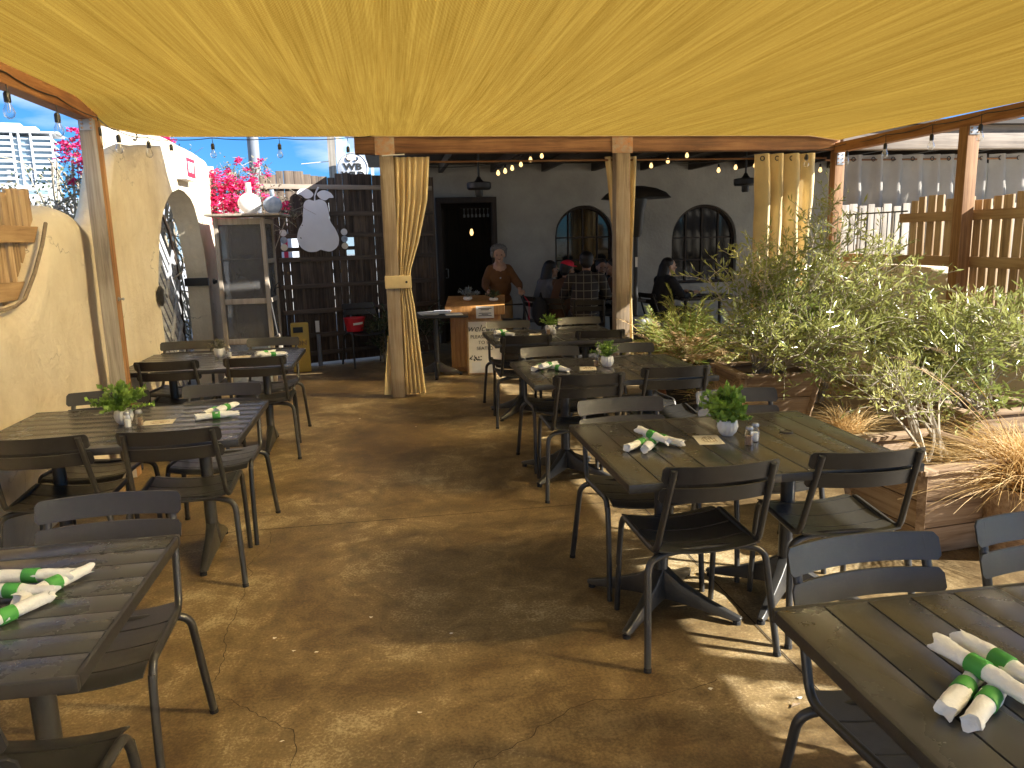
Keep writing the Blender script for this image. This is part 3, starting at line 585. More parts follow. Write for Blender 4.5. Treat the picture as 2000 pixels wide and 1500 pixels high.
mb = MB(); mb.lathe([(.012, 0), (.012, .006), (0, .008)], (-.10, -.083, 1.165), 10, M4=Matrix.Rotation(PI/2, 3, 'X')); mb.build('button', 'black', c1)
mb = MB(); vs = [(-.02-.35, -.02, .0), (-.16-.15, -.02, .9)]
mb.add([(-.385, -.06, .01), (-.30, -.01, .0), (-.30, -.01, .62), (-.315, -.05, .62)], [(0, 1, 2, 3)]); mb.build('loose_corner', 'curtain', c1)
mb = MB(); mb.tube([(-.02, 7.91, 2.427), (.20, 7.89, 2.435)], .007, 8); tag(mb.build('rod_bracket', 'white', None), 'short white metal bar at the top of the tied curtain', 'bracket')
c2 = curtain('tied_curtain', 'tan canvas curtain gathered behind the middle post beside the heater', [(2.42, 2.28, 2.63), (1.9, 2.34, 2.61), (1.3, 2.40, 2.58), (.9, 2.40, 2.58), (.03, 2.38, 2.62)], 8.12, 5, .03, 'curtain', seed=8, grommets=False)
c3 = curtain('hanging_curtain', 'wide tan canvas curtain hanging free right of the second arched window', [(2.42, 3.88, 4.55), (1.4, 3.90, 4.53), (.1, 3.90, 4.55)], 7.98, 4, .075, 'curtain', seed=12)
for i, (a, b) in enumerate(((5.22, 6.22), (6.24, 7.1), (7.12, 8.1))):
    curtain('pale_curtain', ['pale curtain panel nearest the hanging tan curtain, over the picket fence', 'middle pale curtain panel, left of the sunlit post', 'pale curtain panel at the right edge, beyond the sunlit post'][i], [(2.45, a, b), (.9, a+.02, b-.02)], 8.5, 4, .06, 'paleCurtain', 'pale curtains over the fence', seed=20+i)
cr = thing('curtain_rod', 'thin brown rod along the beam that the tan curtains hang from', 'curtain rod')
mb = MB(); mb.tube([(.1, 8.12, 2.385), (4.8, 8.12, 2.385)], .010, 8); mb.build('rod', 'beamx', cr)
cr = thing('curtain_rod', 'brown rod that the pale curtains on the right hang from', 'curtain rod')
mb = MB(); mb.tube([(5.0, 8.48, 2.395), (8.4, 8.48, 2.395)], .011, 8); mb.build('rod', 'beamx', cr)
# ------------------------------------------------------------------ chairs
def make_chair(loc, rz, label, group):
    t = thing('metal_chair', label, 'chair', loc, rz, group)
    for s in (-1, 1):
        mb = MB(); pts = fillet([(s*.188, -.050, .79), (s*.205, .075, .435), (s*.212, .43, .452), (s*.2135, .455, .40)], .05, 6)
        mb.tube(pts, .0125, 10); mb.build('side_tube', 'metal', t, 50)
        mb = MB(); mb.tube(fillet([(s*.2125, .452, .42), (s*.2145, .475, .30), (s*.218, .50, .0)], .1, 4), .0125, 10); mb.build('leg', 'metal', t, 50)
        mb = MB(); mb.tube(fillet([(0, .105, .424), (s*.14, .10, .422), (s*.235, .075, .405), (s*.262, 0, .0)], .075, 7), .0135, 10); l_ = mb.build('leg', 'metal', t, 50)
        mb = MB(); mb.tube([(s*.262, 0, .0), (s*.2605, 0.003, .016)], .0150, 10); mb.build('foot_cap', 'rubber', l_)
    def slat(z0, z1, tilt):
        mb = MB(); n = 44; W = .222; vs = []; hh = z1-z0; prof = []
        for i in range(n+1):
            x = -W+2*W*i/n; e = min(1, (W-abs(x))/.014); cut = .013*(1-math.sqrt(max(0, 1-(1-e)**2)))
            for (zz, dy) in ((z0+cut, 0), (z1-cut, 0), (z1-cut, .007), (z0+cut, .007)):
                vs.append((x, .075-.352*(zz-.435)+.0175-.042*(1-(x/W)**2)+dy, zz))
        fs = [(0, 1, 2, 3), tuple(4*n+k for k in (3, 2, 1, 0))]
        for i in range(n):
            for k in range(4): k2 = (k+1) % 4; fs.append((4*i+k, 4*i+4+k, 4*i+4+k2, 4*i+k2))
        return vs, fs
    mb = MB(); mb.add(*slat(.731, .801, .30)); mb.add(*slat(.651, .713, .30)); mb.build('backrest', 'metal', t, 40)
    mb = MB(); prof = [(.052, .118), (.178, .118), (.304, .118), (.430, .062)]
    for k, (y0, dd) in enumerate(prof):
        n = 12; vs = []
        for i in range(n+1):
            x = -.200+.40*i/n; dip = .022*(1-(x/.2)**2)
            for q in range(5):
                yy = y0+dd*q/4; zc = .452-dip-.010*math.sin(PI*min(1, (yy-.05)/.36))-(.10*max(0, yy-.45) if yy > .45 else 0)*3
                vs.append((x, yy, zc))
            for q in range(4, -1, -1):
                yy = y0+dd*q/4; zc = .452-dip-.010*math.sin(PI*min(1, (yy-.05)/.36))-(.10*max(0, yy-.45) if yy > .45 else 0)*3
                vs.append((x, yy, zc-.006))
        fs = [tuple(range(10)), tuple(reversed(range(n*10, n*10+10)))]
        for i in range(n):
            for q in range(10): q2 = (q+1) % 10; fs.append((i*10+q, i*10+q2, i*10+10+q2, i*10+10+q))
        mb.add(vs, fs)
    mb.build('seat', 'metal', t, 40)
    return t
CG = 'dark metal chairs around the tables'
chairs = [
 (1.13, 2.52, 1.5, 'near left dark chair at the table with the napkin rolls and bushy green potted plant'),
 (1.72, 2.55, -4, 'near right dark chair with a sunlit seat, beside the wooden planter box'),
 (1.10, 3.60, 181, 'far left chair, facing us, at the two-part table with the round hole cap'),
 (1.74, 3.66, 180, 'far right chair, facing us behind the bushy plant and the two-part table'),
 (1.19, 1.71, 183, 'chair facing us at the bottom right table, the larger one left in view'),
 (1.78, 1.76, 178, 'chair at the right edge of the photo, cut off by the frame'),
 (1.14, 4.42, 0, 'near left chair at the second table on the right, back to us'),
 (1.72, 4.52, -3, 'near right chair at the second table on the right, close to the big pot'),
 (1.14, 5.53, 180, 'far left chair facing us at the second table on the right'),
 (1.72, 5.52, 180, 'far right chair facing us, partly behind the small plant, second table on the right'),
 (1.10, 6.36, 0, 'near left chair at the farthest right-hand table'),
 (1.78, 6.50, -2, 'near right chair at the farthest right-hand table'),
 (1.12, 7.46, 180, 'far left chair facing us in front of the welcome board'),
 (1.86, 7.55, 180, 'far right chair facing us in front of the person in the plaid shirt'),
 (-1.75, 6.88, 180, 'far left chair facing us, in front of the lattice gate'),
 (-1.04, 6.88, 179, 'far right chair facing us, in front of the screened cabinet'),
 (-1.62, 5.80, 0, 'near left chair at the farthest left-hand table, beside the leaning post'),
 (-1.01, 5.80, 1, 'near right chair at the farthest left-hand table, on the aisle'),
 (-1.62, 4.57, 180, 'far left chair facing us, behind the leafy plant on the left'),
 (-1.01, 4.62, 180, 'far right chair facing us at the middle left table, on the aisle'),
 (-1.58, 3.58, 0, 'near left chair at the middle left table, against the left edge of the photo'),
 (-1.02, 3.58, 2, 'near right chair at the middle left table, back to us on the aisle'),
 (-.95, 2.56, 182, 'large chair facing us behind the table in the bottom left corner'),
 (-.93, 1.37, -4, 'near chair in the bottom left corner, mostly cut off by the frame'),
]
ch0 = None
for x, y, a, lab in chairs:
    if ch0 is None: ch0 = make_chair((x, y, 0), R(a), lab, CG)
    else: dup(ch0, (x, y, 0), R(a), lab)
cb = dup(ch0, (-.44, 10.52, 0), R(196), 'chair by the plank fence with a red bucket on its seat'); del cb['group']

# ------------------------------------------------------------------ tables
def planks(x0, x1, y0, y1, along, n, z=.72, th=.012):
    mb = MB(); g_ = .0045
    for i in range(n):
        if along == 'y': a = x0+(x1-x0)*i/n; b = x0+(x1-x0)*(i+1)/n; mb.box(((a+b)/2, (y0+y1)/2, z-th/2), (b-a-g_, y1-y0, th))
        else: a = y0+(y1-y0)*i/n; b = y0+(y1-y0)*(i+1)/n; mb.box(((x0+x1)/2, (a+b)/2, z-th/2), (x1-x0, b-a-g_, th))
    return mb
def rim(x0, x1, y0, y1, z=.72):
    mb = MB(); r = .011; e = .009
    for a, b in (((x0, y0), (x1, y0)), ((x1, y0), (x1, y1)), ((x1, y1), (x0, y1)), ((x0, y1), (x0, y0))):
        cx, cy = (a[0]+b[0])/2, (a[1]+b[1])/2; L_ = math.hypot(b[0]-a[0], b[1]-a[1])
        if a[1] == b[1]: mb.box((cx, cy, z-.016), (L_+2*e, 2*e, .034))
        else: mb.box((cx, cy, z-.0165), (2*e-.001, L_-2*e-.002, .033))
    return mb
def foot_mb(ang, L_=.36, hz=.125):
    mb = MB(); c, s = math.cos(ang), math.sin(ang); secs = [(.02, .038, .05, hz+.055), (.10, .032, .045, hz), (.22, .026, .030, .075), (L_-.03, .022, .018, .042), (L_, .016, .022, .034)]
    vs = []
    for d, hw, zl, zt in secs:
        for q in ((-hw, zl), (hw, zl), (hw*.6, zt), (-hw*.6, zt)): vs.append((c*d-s*q[0], s*d+c*q[0], q[1]))
    n = len(secs); fs = [(3, 2, 1, 0), tuple(4*(n-1)+k for k in range(4))]+[(4*i+k, 4*i+(k+1) % 4, 4*i+4+(k+1) % 4, 4*i+4+k) for i in range(n-1) for k in range(4)]
    mb.add(vs, fs); return mb
def pedestal(t, px, py, angs, L_=.36):
    mb = MB(); mb.lathe([(.041, .06), (.041, .10), (.036, .13), (.031, .16), (.031, .68), (.05, .69), (.11, .70), (.11, .704)], (px, py, 0), 18); mb.build('column', 'metal', t, 40)
    for a in angs:
        f = foot_mb(R(a), L_).build('foot', 'metal', t, 50, bevel=.004, loc=(px, py, 0))
        mb = MB(); mb.lathe([(.017, 0), (.017, .014), (.008, .016), (.008, .03)], ((L_-.02)*math.cos(R(a)), (L_-.02)*math.sin(R(a)), 0), 10); mb.build('glide', 'rubber', f)
def table(loc, w_, d_, kind, label, cap=None, a0=45):
    t = thing('patio_table', label, 'table', loc, 0, 'dark slatted metal dining tables')
    if kind == 'two':
        for k in (0, 1):
            x0 = -w_/2+.004+(w_/2+.0)*k; x1 = x0+w_/2-.010
            planks(x0, x1, -d_/2, d_/2, 'y', 5).build('tabletop', 'tabletop', t, bevel=.0012); rim(x0, x1, -d_/2, d_/2).build('table_rim', 'metal', t, bevel=.005)
            pedestal(t, (x0+x1)/2, 0, (a0+4, a0+92, a0+182, a0+272))
        if cap: mb = MB(); mb.lathe([(.030, 0), (.030, .004), (.024, .006), (.022, .003), (0, .003)], (cap[0], cap[1], .72), 22); mb.build('hole_cap', 'metal', t)
    else:
        planks(-w_/2, w_/2, -d_/2, d_/2, 'x', 8).build('tabletop', 'tabletop', t, bevel=.0012); rim(-w_/2, w_/2, -d_/2, d_/2).build('table_rim', 'metal', t, bevel=.005)
        for sx in (-1, 1): pedestal(t, sx*w_*.29, 0, (91, 271), .30)
    return t
table((1.39, 3.02, 0), 1.16, .93, 'two', 'large two-part slatted table with the bushy plant and hole cap, middle right', cap=(.32, .09))
table((1.44, 1.12, 0), 1.16, .92, 'two', 'dark two-part slatted table in the bottom right corner')
table((1.42, 4.99, 0), 1.18, .94, 'two', 'second slatted table from the front on the right of the aisle, beside the potted palm')
table((1.45, 6.88, 0), 1.20, .92, 'two', 'farthest slatted table on the right, near the host stand')
table((-1.35, 4.05, 0), 1.22, .90, 'one', 'slatted table in the middle of the left row with a leafy plant')
table((-1.37, 6.27, 0), 1.22, .95, 'one', 'farthest slatted table on the left, in front of the arched gateway')
table((-1.31, 2.00, 0), 1.22, .80, 'one', 'slatted table in the bottom left corner reflecting the sky')

# ------------------------------------------------------------------ napkin rolls
def make_roll(loc, ang, tilt, label, seed, L_=.205):
    t = thing('napkin_roll', label, 'napkin', loc, 0, 'rolled napkins on the tables'); t.rotation_euler = (0, tilt, ang)
    r_ = random.Random(seed); mb = MB(); n = 22; seg = 18; vs = []
    for i in range(n+1):
        u = i/n; x = (u-.5)*L_; rr = .0185-.003*sm(.4, 1, u)
        for k in range(seg):
            a = 2*PI*k/seg; q = rr*(1+.16*noise.noise(Vector((u*7, math.cos(a)*1.5+seed, math.sin(a)*1.5)))+.10*math.sin(a*2+u*9+seed))
            if u < .12 or u > .9: q *= 1+.25*noise.noise(Vector((u*20, a*1.3, seed)))
            xo = x+(.008*math.sin(a*3+seed) if i in (0, n) else 0)
            vs.append((xo, q*math.cos(a), q*math.sin(a)*.92))
    vs.append((-L_/2+.022, 0, 0)); vs.append((L_/2-.016, 0, 0)); c0, c1 = len(vs)-2, len(vs)-1
    fs = [(i*seg+k, i*seg+(k+1) % seg, (i+1)*seg+(k+1) % seg, (i+1)*seg+k) for i in range(n) for k in range(seg)]
    fs += [(c0, (k+1) % seg, k) for k in range(seg)]+[(c1, n*seg+k, n*seg+(k+1) % seg) for k in range(seg)]
    mb.add(vs, fs); mb.build('napkin', 'napkin', t, 60)
    mb = MB(); mb.lathe([(.0196, -.019), (.0202, -.018), (.0198, .018), (.0194, .019)], (-.005, 0, 0), 20, M4=Matrix.Rotation(PI/2, 3, 'Y')); mb.build('paper_band', 'band', t, 60)
    return t
Z1 = .739
rolls = [  # x, y, dz, x-end angle from two points
 ((1.02, 3.17, 1.11, 2.91), .026, 'napkin roll lying on top of the pile, longest one on the middle right table'),
 ((1.06, 3.14, 1.17, 2.97), .004, 'napkin roll behind the top one, middle right table'),
 ((.94, 2.98, 1.08, 3.08), 0, 'open-ended napkin roll at the left of the pile, middle right table'),
 ((.985, 2.92, 1.11, 3.10), 0, 'napkin roll under the pile with its open end towards us, middle right table'),
 ((.89, 4.98, 1.06, 5.20), 0, 'napkin roll lying leftmost on the second right table'),
 ((.93, 4.93, 1.12, 5.13), .018, 'napkin roll in the middle of the three on the second right table'),
 ((1.04, 5.08, 1.13, 4.90), 0, 'napkin roll lying rightmost of three on the second right table'),
 ((.90, 6.86, 1.04, 7.06), .026, 'napkin roll crossing on top on the farthest right table'),
 ((.92, 7.06, 1.10, 6.92), 0, 'napkin roll beneath the crossing one on the farthest right table'),
 ((1.00, 7.10, 1.08, 6.93), 0, 'third napkin roll, rightmost on the farthest right table'),
 ((1.065, 1.30, 1.10, 1.10), .026, 'big napkin roll on top of the pile in the bottom right corner'),
 ((1.125, 1.30, 1.16, 1.12), .024, 'upper napkin roll cut by the right edge of the photo'),
 ((.955, 1.13, 1.12, 1.24), 0, 'open-ended napkin roll at the left of the bottom right pile'),
 ((.975, 1.09, 1.14, 1.20), 0, 'lower open-ended napkin roll of the bottom right pile, nearest us'),
 ((-1.03, 4.06, -.82, 4.11), 0, 'napkin roll lying sideways in front on the middle left table'),
 ((-1.00, 4.12, -.93, 4.30), 0, 'napkin roll pointing away, left of two behind the sideways one, middle left table'),
 ((-.93, 4.10, -.87, 4.29), .016, 'napkin roll pointing away, right of two behind the sideways one, middle left table'),
 ((-1.08, 6.25, -.96, 6.42), .012, 'napkin roll at the left of the pile on the farthest left table'),
 ((-1.05, 6.28, -.86, 6.36), 0, 'napkin roll at the right of the pile on the farthest left table'),
 ((-1.10, 6.42, -.92, 6.36), 0, 'napkin roll at the back of the pile on the farthest left table'),
 ((-1.07, 2.10, -.89, 2.09), .012, 'upper napkin roll with crumpled end on the bottom left table'),
 ((-1.08, 2.03, -.90, 2.00), .008, 'middle napkin roll on the bottom left table, cut by the left edge'),
 ((-1.02, 1.80, -.89, 1.99), .0, 'front napkin roll on the bottom left table, slanting towards us'),
 ((-.97, 1.98, -.86, 2.14), 0, 'napkin roll poking out behind the others on the bottom left table'),
]
for i, ((xa, ya, xb, yb_), dz, lab) in enumerate(rolls):
    make_roll(((xa+xb)/2, (ya+yb_)/2, Z1+dz), math.atan2(yb_-ya, xb-xa), rnd.uniform(-.03, .03) if dz == 0 else rnd.uniform(.02, .05), lab, i*3+1)

# ------------------------------------------------------------------ potted plants, shakers, cards
def table_plant(loc, label, spr, n, llen, lw, mt='potleaf', up=.6, seed=0, pr=.040, ph=.072):
    global rnd
    t = thing('potted_plant', label, 'plant', loc, 0, 'small plants in white fluted pots')
    mb = MB(); mb.lathe([(0, .001), (pr*.6, .0), (pr*.95, ph*.22), (pr*1.12, ph*.55), (pr*1.02, ph*.9), (pr*.93, ph), (pr*.84, ph), (pr*.84, ph*.8), (0, ph*.8)], (0, 0, 0), 60, flute=.035, nfl=15); mb.build('pot', 'ceramic', t, 50)
    rr = random.Random(seed); old = rnd; rnd = rr
    mb = MB(); sb = MB()
    for i in range(n):
        a = rr.uniform(0, 2*PI); el = rr.uniform(.05, 1.0)**.8*PI/2; d = Vector((math.cos(a)*math.cos(el), math.sin(a)*math.cos(el), math.sin(el)*up+.12))
        L_ = spr*rr.uniform(.55, 1.1); p0 = Vector((0, 0, ph*.85)); p1 = p0+d*L_*.5+Vector((0, 0, spr*.14)); p2 = p0+d*L_
        pts = [p0*(1-q)**2+p1*2*q*(1-q)+p2*q*q for q in (0, .25, .5, .75, 1)]; sb.tube(pts, .0011, 4)
        for q in range(6):
            u = .3+.7*q/5; p = p0*(1-u)**2+p1*2*u*(1-u)+p2*u*u
            for s in (-1, 1):
                dd = (d*rr.uniform(.2, 1)+Vector((-d.y, d.x, 0))*s*rr.uniform(.5, 1.4)+Vector((rr.uniform(-.5, .5), rr.uniform(-.5, .5), rr.uniform(-.5, .8)))).normalized(); mb.leaf(p, dd, llen*rr.uniform(.7, 1.15), lw, .22)
    mb.build('foliage', mt, t, 180); sb.build('stems', mt, t); rnd = old
    return t
table_plant((1.44, 3.13, .72), 'bushy bright green plant in a white fluted pot, middle right table', .125, 64, .034, .026, seed=2, up=1.0)
table_plant((1.44, 5.06, .72), 'small round green plant in a white pot on the second right table', .105, 60, .020, .011, seed=3, up=.9)
table_plant((1.46, 7.08, .72), 'small dark green plant behind two shakers on the farthest right table', .105, 50, .022, .011, seed=4, up=.9)
table_plant((-1.38, 4.09, .72), 'loose leafy sprawling plant in a glassy pot on the middle left table', .155, 40, .034, .024, seed=5, up=.75)
table_plant((-1.39, 6.43, .72), 'small grey green plant in a white pot on the farthest left table', .10, 40, .020, .006, mt='leafgrey', seed=6)
def shaker(loc, label, fill):
    t = thing('shaker', label, 'shaker', loc, rnd.uniform(0, 1), 'glass shakers with metal lids')
    mb = MB(); mb.lathe([(0, 0), (.017, 0), (.0185, .004), (.0185, .052), (.014, .062), (.014, .066)], (0, 0, 0), 8, M4=Matrix.Rotation(.39, 3, 'Z')); mb.build('jar', 'glassclear', t)
    mb = MB(); mb.lathe([(0, .003), (.0155, .003), (.0155, .040), (0, .042)], (0, 0, 0), 8, M4=Matrix.Rotation(.39, 3, 'Z')); mb.build('contents', fill, t)
    mb = MB(); mb.lathe([(.0155, .064), (.0165, .066), (.0165, .074), (.013, .081), (0, .084)], (0, 0, 0), 16); mb.build('lid', 'steel', t)
shaker((1.455, 2.95, .72), 'pepper shaker in front of the bushy plant, middle right table', 'pepper'); shaker((1.505, 3.0, .72), 'salt shaker behind the pepper, middle right table', 'salt')
shaker((1.37, 5.09, .72), 'pepper shaker left of the round plant, second right table', 'pepper')
shaker((1.42, 6.97, .72), 'pepper shaker on the farthest right table', 'pepper'); shaker((1.48, 6.98, .72), 'salt shaker on the farthest right table', 'salt')
shaker((-1.335, 4.0, .72), 'salt shaker in front of the leafy plant, middle left table', 'salt'); shaker((-1.285, 4.02, .72), 'pepper shaker right of the salt, middle left table', 'pepper')
shaker((-1.31, 6.40, .72), 'salt shaker beside the small plant, farthest left table', 'salt')
def card(loc, rz, label, sx=.15, sy=.11):
    t = thing('table_card', label, 'card', loc, rz, 'cream cards on the tables')
    mb = MB(); mb.box((0, 0, .0015), (sx, sy, .0012)); mb.build('card', 'cream', t)
    mb = MB()
    for (r_, off) in ((.030, 0), (.018, .03)):
        mb.tube([(off+r_*1.3*math.cos(q*.5), r_*math.sin(q*.5), .0024) for q in range(13)], .0009, 4)
    for k in range(5): mb.box((0, -.03+k*.013, .0023), (.07-.01*(k % 3), .0022, .0006), rz=.05*(k % 2))
    mb.build('print', 'brownink', t)
card((1.325, 3.065, .72), R(80), 'cream printed card between the napkins and bushy plant, middle right table')
card((1.29, 5.01, .72), R(78), 'cream card on the second right table'); card((1.30, 6.98, .72), R(75), 'cream card on the farthest right table')
card((-1.21, 4.07, .72), R(4), 'cream card beside the shakers, middle left table'); card((-1.22, 6.38, .72), R(3), 'cream card on the farthest left table')
# small litter on the floor
PT = [(-.55, 3.05), (-.46, 2.93), (-.37, 2.90), (-.16, 3.15), (.17, 2.94), (.02, 2.42), (-.43, 2.35), (-.30, 2.0), (-.70, 2.12), (.15, 6.6), (-.35, 7.05), (1.05, 2.36), (1.33, 2.25)]
for i, (x, y) in enumerate(PT):
    mb = MB(); n = 7; mb.add([(0, 0, .004)]+[(rnd.uniform(.6, 1)*.011*math.cos(2*PI*k/n), rnd.uniform(.5, 1)*.008*math.sin(2*PI*k/n), rnd.uniform(.0015, .006)) for k in range(n)], [(0, 1+k, 1+(k+1) % n) for k in range(n)])
    tag(mb.build('petal', 'paper', None, loc=(x, y, .002)), 'tiny white petal fallen on the brown concrete floor', 'petal', 'white petals on the floor')
mb = MB(); mb.leaf((0, 0, .004), (1, .3, .05), .05, .03); tag(mb.build('dead_leaf', 'bark', None, loc=(1.27, 2.20, .002)), 'dark curled leaf on the floor near the bottom right table', 'leaf')

# ------------------------------------------------------------------ gate
t = thing('lattice_gate', 'grey wooden lattice gate in the arched gateway', 'gate', (-2.37, 8.45, 0))
def archz(y): return interp([(a-8.45, b) for a, b in arch], y)
mb = MB(); mb.tube([(0, .80, .03), (0, .80, 1.2), (0, .74, 1.55), (0, .62, 1.78), (0, .45, 1.93), (0, .2, 2.02), (0, -.3, 2.0), (0, -.7, 1.75), (0, -.93, 1.3), (0, -.95, .03)], .019, 6); mb.build('gate_frame', 'doorwood', t)
i = 0
for k in range(-9, 16):
    c0 = k*.155; pts = []
    for q in range(60):
        y = .78-1.7*q/59; z = c0+ (y+.95)*-1.0+1.2
        if .05 < z < min(1.50 if y > .3 else 1.75, 1.9): pts.append((y, z))
    if len(pts) > 3:
        a, b = pts[0], pts[-1]; mb = MB(); L_ = math.hypot(a[0]-b[0], a[1]-b[1]); ang = math.atan2(b[1]-a[1], b[0]-a[0])
        mb.box((0, 0, 0), (.014, L_, .075), M4=Matrix.Rotation(ang, 3, 'X')); mb.build('slat', 'lattice', t, bevel=.003, loc=(0, (a[0]+b[0])/2, (a[1]+b[1])/2))
for (y0, z0, L_) in ((.42, 1.32, .62), (.50, .92, .80), (.45, .50, .75), (-.1, 1.25, .7), (-.3, .8, .8)):
    mb = MB(); mb.box((0, 0, 0), (.016, L_, .07), M4=Matrix.Rotation(R(47), 3, 'X')); mb.build('slat', 'lattice', t, bevel=.003, loc=(.018, y0, z0))
t = thing('gate_latch', 'dark metal latch box on the far jamb of the gateway', 'latch', (-2.20, 9.36, 1.20))
mb = MB(); mb.box((0, 0, 0), (.26, .06, .09)); mb.build('box', 'black', t, bevel=.004); mb = MB(); mb.lathe([(.03, 0), (.03, .02), (.018, .03), (.018, .045), (0, .05)], (.18, 0, 0), 12, M4=Matrix.Rotation(PI/2, 3, 'Y')); mb.build('knob', 'black', t)
t = thing('door_pull', 'black iron plate bolted at the near edge of the gateway', 'hinge', (-2.065, 7.37, 1.17))
mb = MB(); mb.prism([(-.06, -.05), (.0, -.09), (.07, -.06), (.05, .0), (.08, .05), (.0, .09), (-.07, .04)], 0, .025, Matrix(((0, 0, 1), (1, 0, 0), (0, 1, 0)))); mb.build('plate', 'black', t, bevel=.004)
# exit sign
t = thing('exit_sign', 'red and white exit sign box on the bright wall above the arch', 'sign', (-2.04, 8.66, 2.40))
mb = MB(); mb.box((0, 0, 0), (.11, .40, .25)); mb.build('housing', 'signwhite', t, bevel=.006)
mb = MB(); mb.box((.057, .01, 0), (.004, .33, .19)); mb.build('face', 'exitred', t)
text('letters', 'EXIT', .145, 'signwhite', t, (.0605, .01, -.002), (PI/2, 0, PI/2), .0008, sx=.82, bold=.004)
# ------------------------------------------------------------------ cabinet
t = thing('screened_cabinet', 'old wooden pie safe with fly-screen doors standing by the arch', 'cabinet', (-1.61, 9.3, 0), R(-2))
W_, D_ = .54, .56; z0, z1 = .50, 1.90
def bar(c, d, nm='frame_rail', m='cabwood', par=None): mb = MB(); mb.box((0, 0, 0), d); return mb.build(nm, m, par or t, bevel=.004, loc=c)
for sx in (-1, 1):
    for sy in (-1, 1): bar((sx*(W_/2-.02), sy*(D_/2-.02), .95), (.045, .045, 1.9), 'post')
bar((.06, 0, 1.93), (.80, .72, .025), 'top_board')
for z in (1.86, .98, .53): bar((0, -D_/2+.018, z), (W_-.09, .03, .07 if z > 1 else .06))
for z in (1.86, .98, .53, 1.42): bar((W_/2-.018, 0, z), (.03, D_-.09, .05))
for z in (1.86, .53): bar((-W_/2+.018, 0, z), (.03, D_-.09, .05))
for nm, c, d in (('screen', (0, -D_/2+.022, 1.42), (W_-.09, .003, .82)), ('screen', (0, -D_/2+.022, .755), (W_-.09, .003, .39)), ('screen', (W_/2-.022, 0, 1.2), (.003, D_-.09, 1.3)), ('screen', (-W_/2+.022, 0, 1.2), (.003, D_-.09, 1.3))): bar(c, d, nm, 'screen')
bar((0, D_/2-.02, 1.2), (W_-.09, .012, 1.4), 'back_panel', 'greyplank'); bar((0, 0, .50), (W_-.09, D_-.05, .02), 'shelf'); bar((0, 0, .95), (W_-.09, D_-.05, .02), 'shelf'); bar((0, 0, 1.44), (W_-.10, D_-.1, .015), 'shelf')
bar((-.02, 0, .245), (.42, .42, .49), 'base_block', 'bluevase')
mb = MB(); mb.tube([(0, 0, -.08), (.0, .0, .0), (.05, 0, .06), (.07, 0, .0), (.0, 0, -.02), (-.02, 0, -.06)], .006, 6); mb.build('latch_hook', 'black', t, loc=(W_/2+.01, .02, 1.12))
def incab(nm, label, cat, prof, loc, m, seg=20): mb = MB(); mb.lathe(prof, (0, 0, 0), seg); return tag(mb.build(nm, m, None, loc=loc), label, cat)
incab('basket', 'round wicker basket behind the upper cabinet screen', 'basket', [(0, 0), (.10, 0), (.13, .12), (.135, .20), (.12, .20), (.10, .02), (0, .02)], (-1.69, 9.26, .962), 'basket')
incab('gourd', 'pale rounded gourd sitting in the wicker basket', 'gourd', [(0, .0), (.07, .01), (.10, .08), (.09, .16), (.05, .21), (0, .225)], (-1.69, 9.26, 1.03), 'paper')
incab('jug', 'dark metal jug on the cabinet shelf, right of the basket', 'jug', [(0, 0), (.05, 0), (.055, .02), (.035, .14), (.05, .22), (.045, .22), (.03, .14), (0, .03)], (-1.50, 9.22, .962), 'greymetal')
incab('bowl', 'shallow bowl on the cabinet top shelf', 'bowl', [(0, 0), (.03, 0), (.10, .05), (.095, .05), (.03, .012), (0, .012)], (-1.60, 9.25, 1.449), 'greymetal')
# vases
def flask(name, label, loc, r, h, neck, m, m2=None):
    t = thing(name, label, 'vase', loc, R(12)); mb = MB(); S = Matrix.Diagonal((1, .5, 1))
    prof = [(0, 0), (r*.45, 0)]+[(r*math.sin(a), r*.92-r*math.cos(a)*.92) for a in [R(q) for q in range(30, 171, 14)]]+[(neck, r*1.86), (neck*.95, h), (neck*.8, h), (neck*.7, r*1.9)]
    mb.lathe(prof, (0, 0, 0), 28, M4=S); mb.build('body', m, t, 60)
    if m2: mb = MB(); mb.lathe([(0, r*.58*.5), (r*.5, r*.27), (r*.62, r*.2), (r*.62, .0)], (r*.15, -r*.02, r*.9), 26, M4=Matrix.Rotation(PI/2, 3, 'X') @ Matrix.Diagonal((1, 1, 1))); mb.build('disc', m2, t, 60)
flask('vase', 'white moon flask vase on the cabinet, the taller of the two', (-1.51, 9.16, 1.943), .125, .34, .032, 'ceramic', 'white'); flask('vase', 'blue patterned moon flask vase on the cabinet, the shorter one', (-1.27, 9.22, 1.943), .105, .265, .027, 'bluevase')
# ------------------------------------------------------------------ pear sign and disc chimes (plane of fence)
def smooth_closed(P, n=6):
    out = []; N_ = len(P)
    for i in range(N_):
        p0, p1, p2, p3 = [Vector(P[(i+k-1) % N_]) for k in range(4)]
        for q in range(n):
            u = q/n; out.append(tuple(.5*((2*p1)+(-p0+p2)*u+(2*p0-5*p1+4*p2-p3)*u*u+(-p0+3*p1-3*p2+p3)*u**3)))
    return out
XZ = Matrix(((1, 0, 0), (0, 0, -1), (0, 1, 0)))
t = thing('pear_sign', 'large pale grey wooden pear hanging on the dark plank fence', 'sign', (-.90, 10.42, 1.78), R(9))
P = [(-.02, .36), (.06, .375), (.13, .33), (.155, .22), (.17, .10), (.235, -.02), (.265, -.13), (.235, -.23), (.15, -.285), (.07, -.275), (.02, -.262), (-.04, -.285), (-.14, -.28), (-.225, -.22), (-.262, -.12), (-.235, 0), (-.18, .10), (-.165, .22), (-.145, .33), (-.09, .375)]
mb = MB(); mb.prism(smooth_closed(P), -.015, .015, XZ); mb.build('pear', 'pear', t, 40)
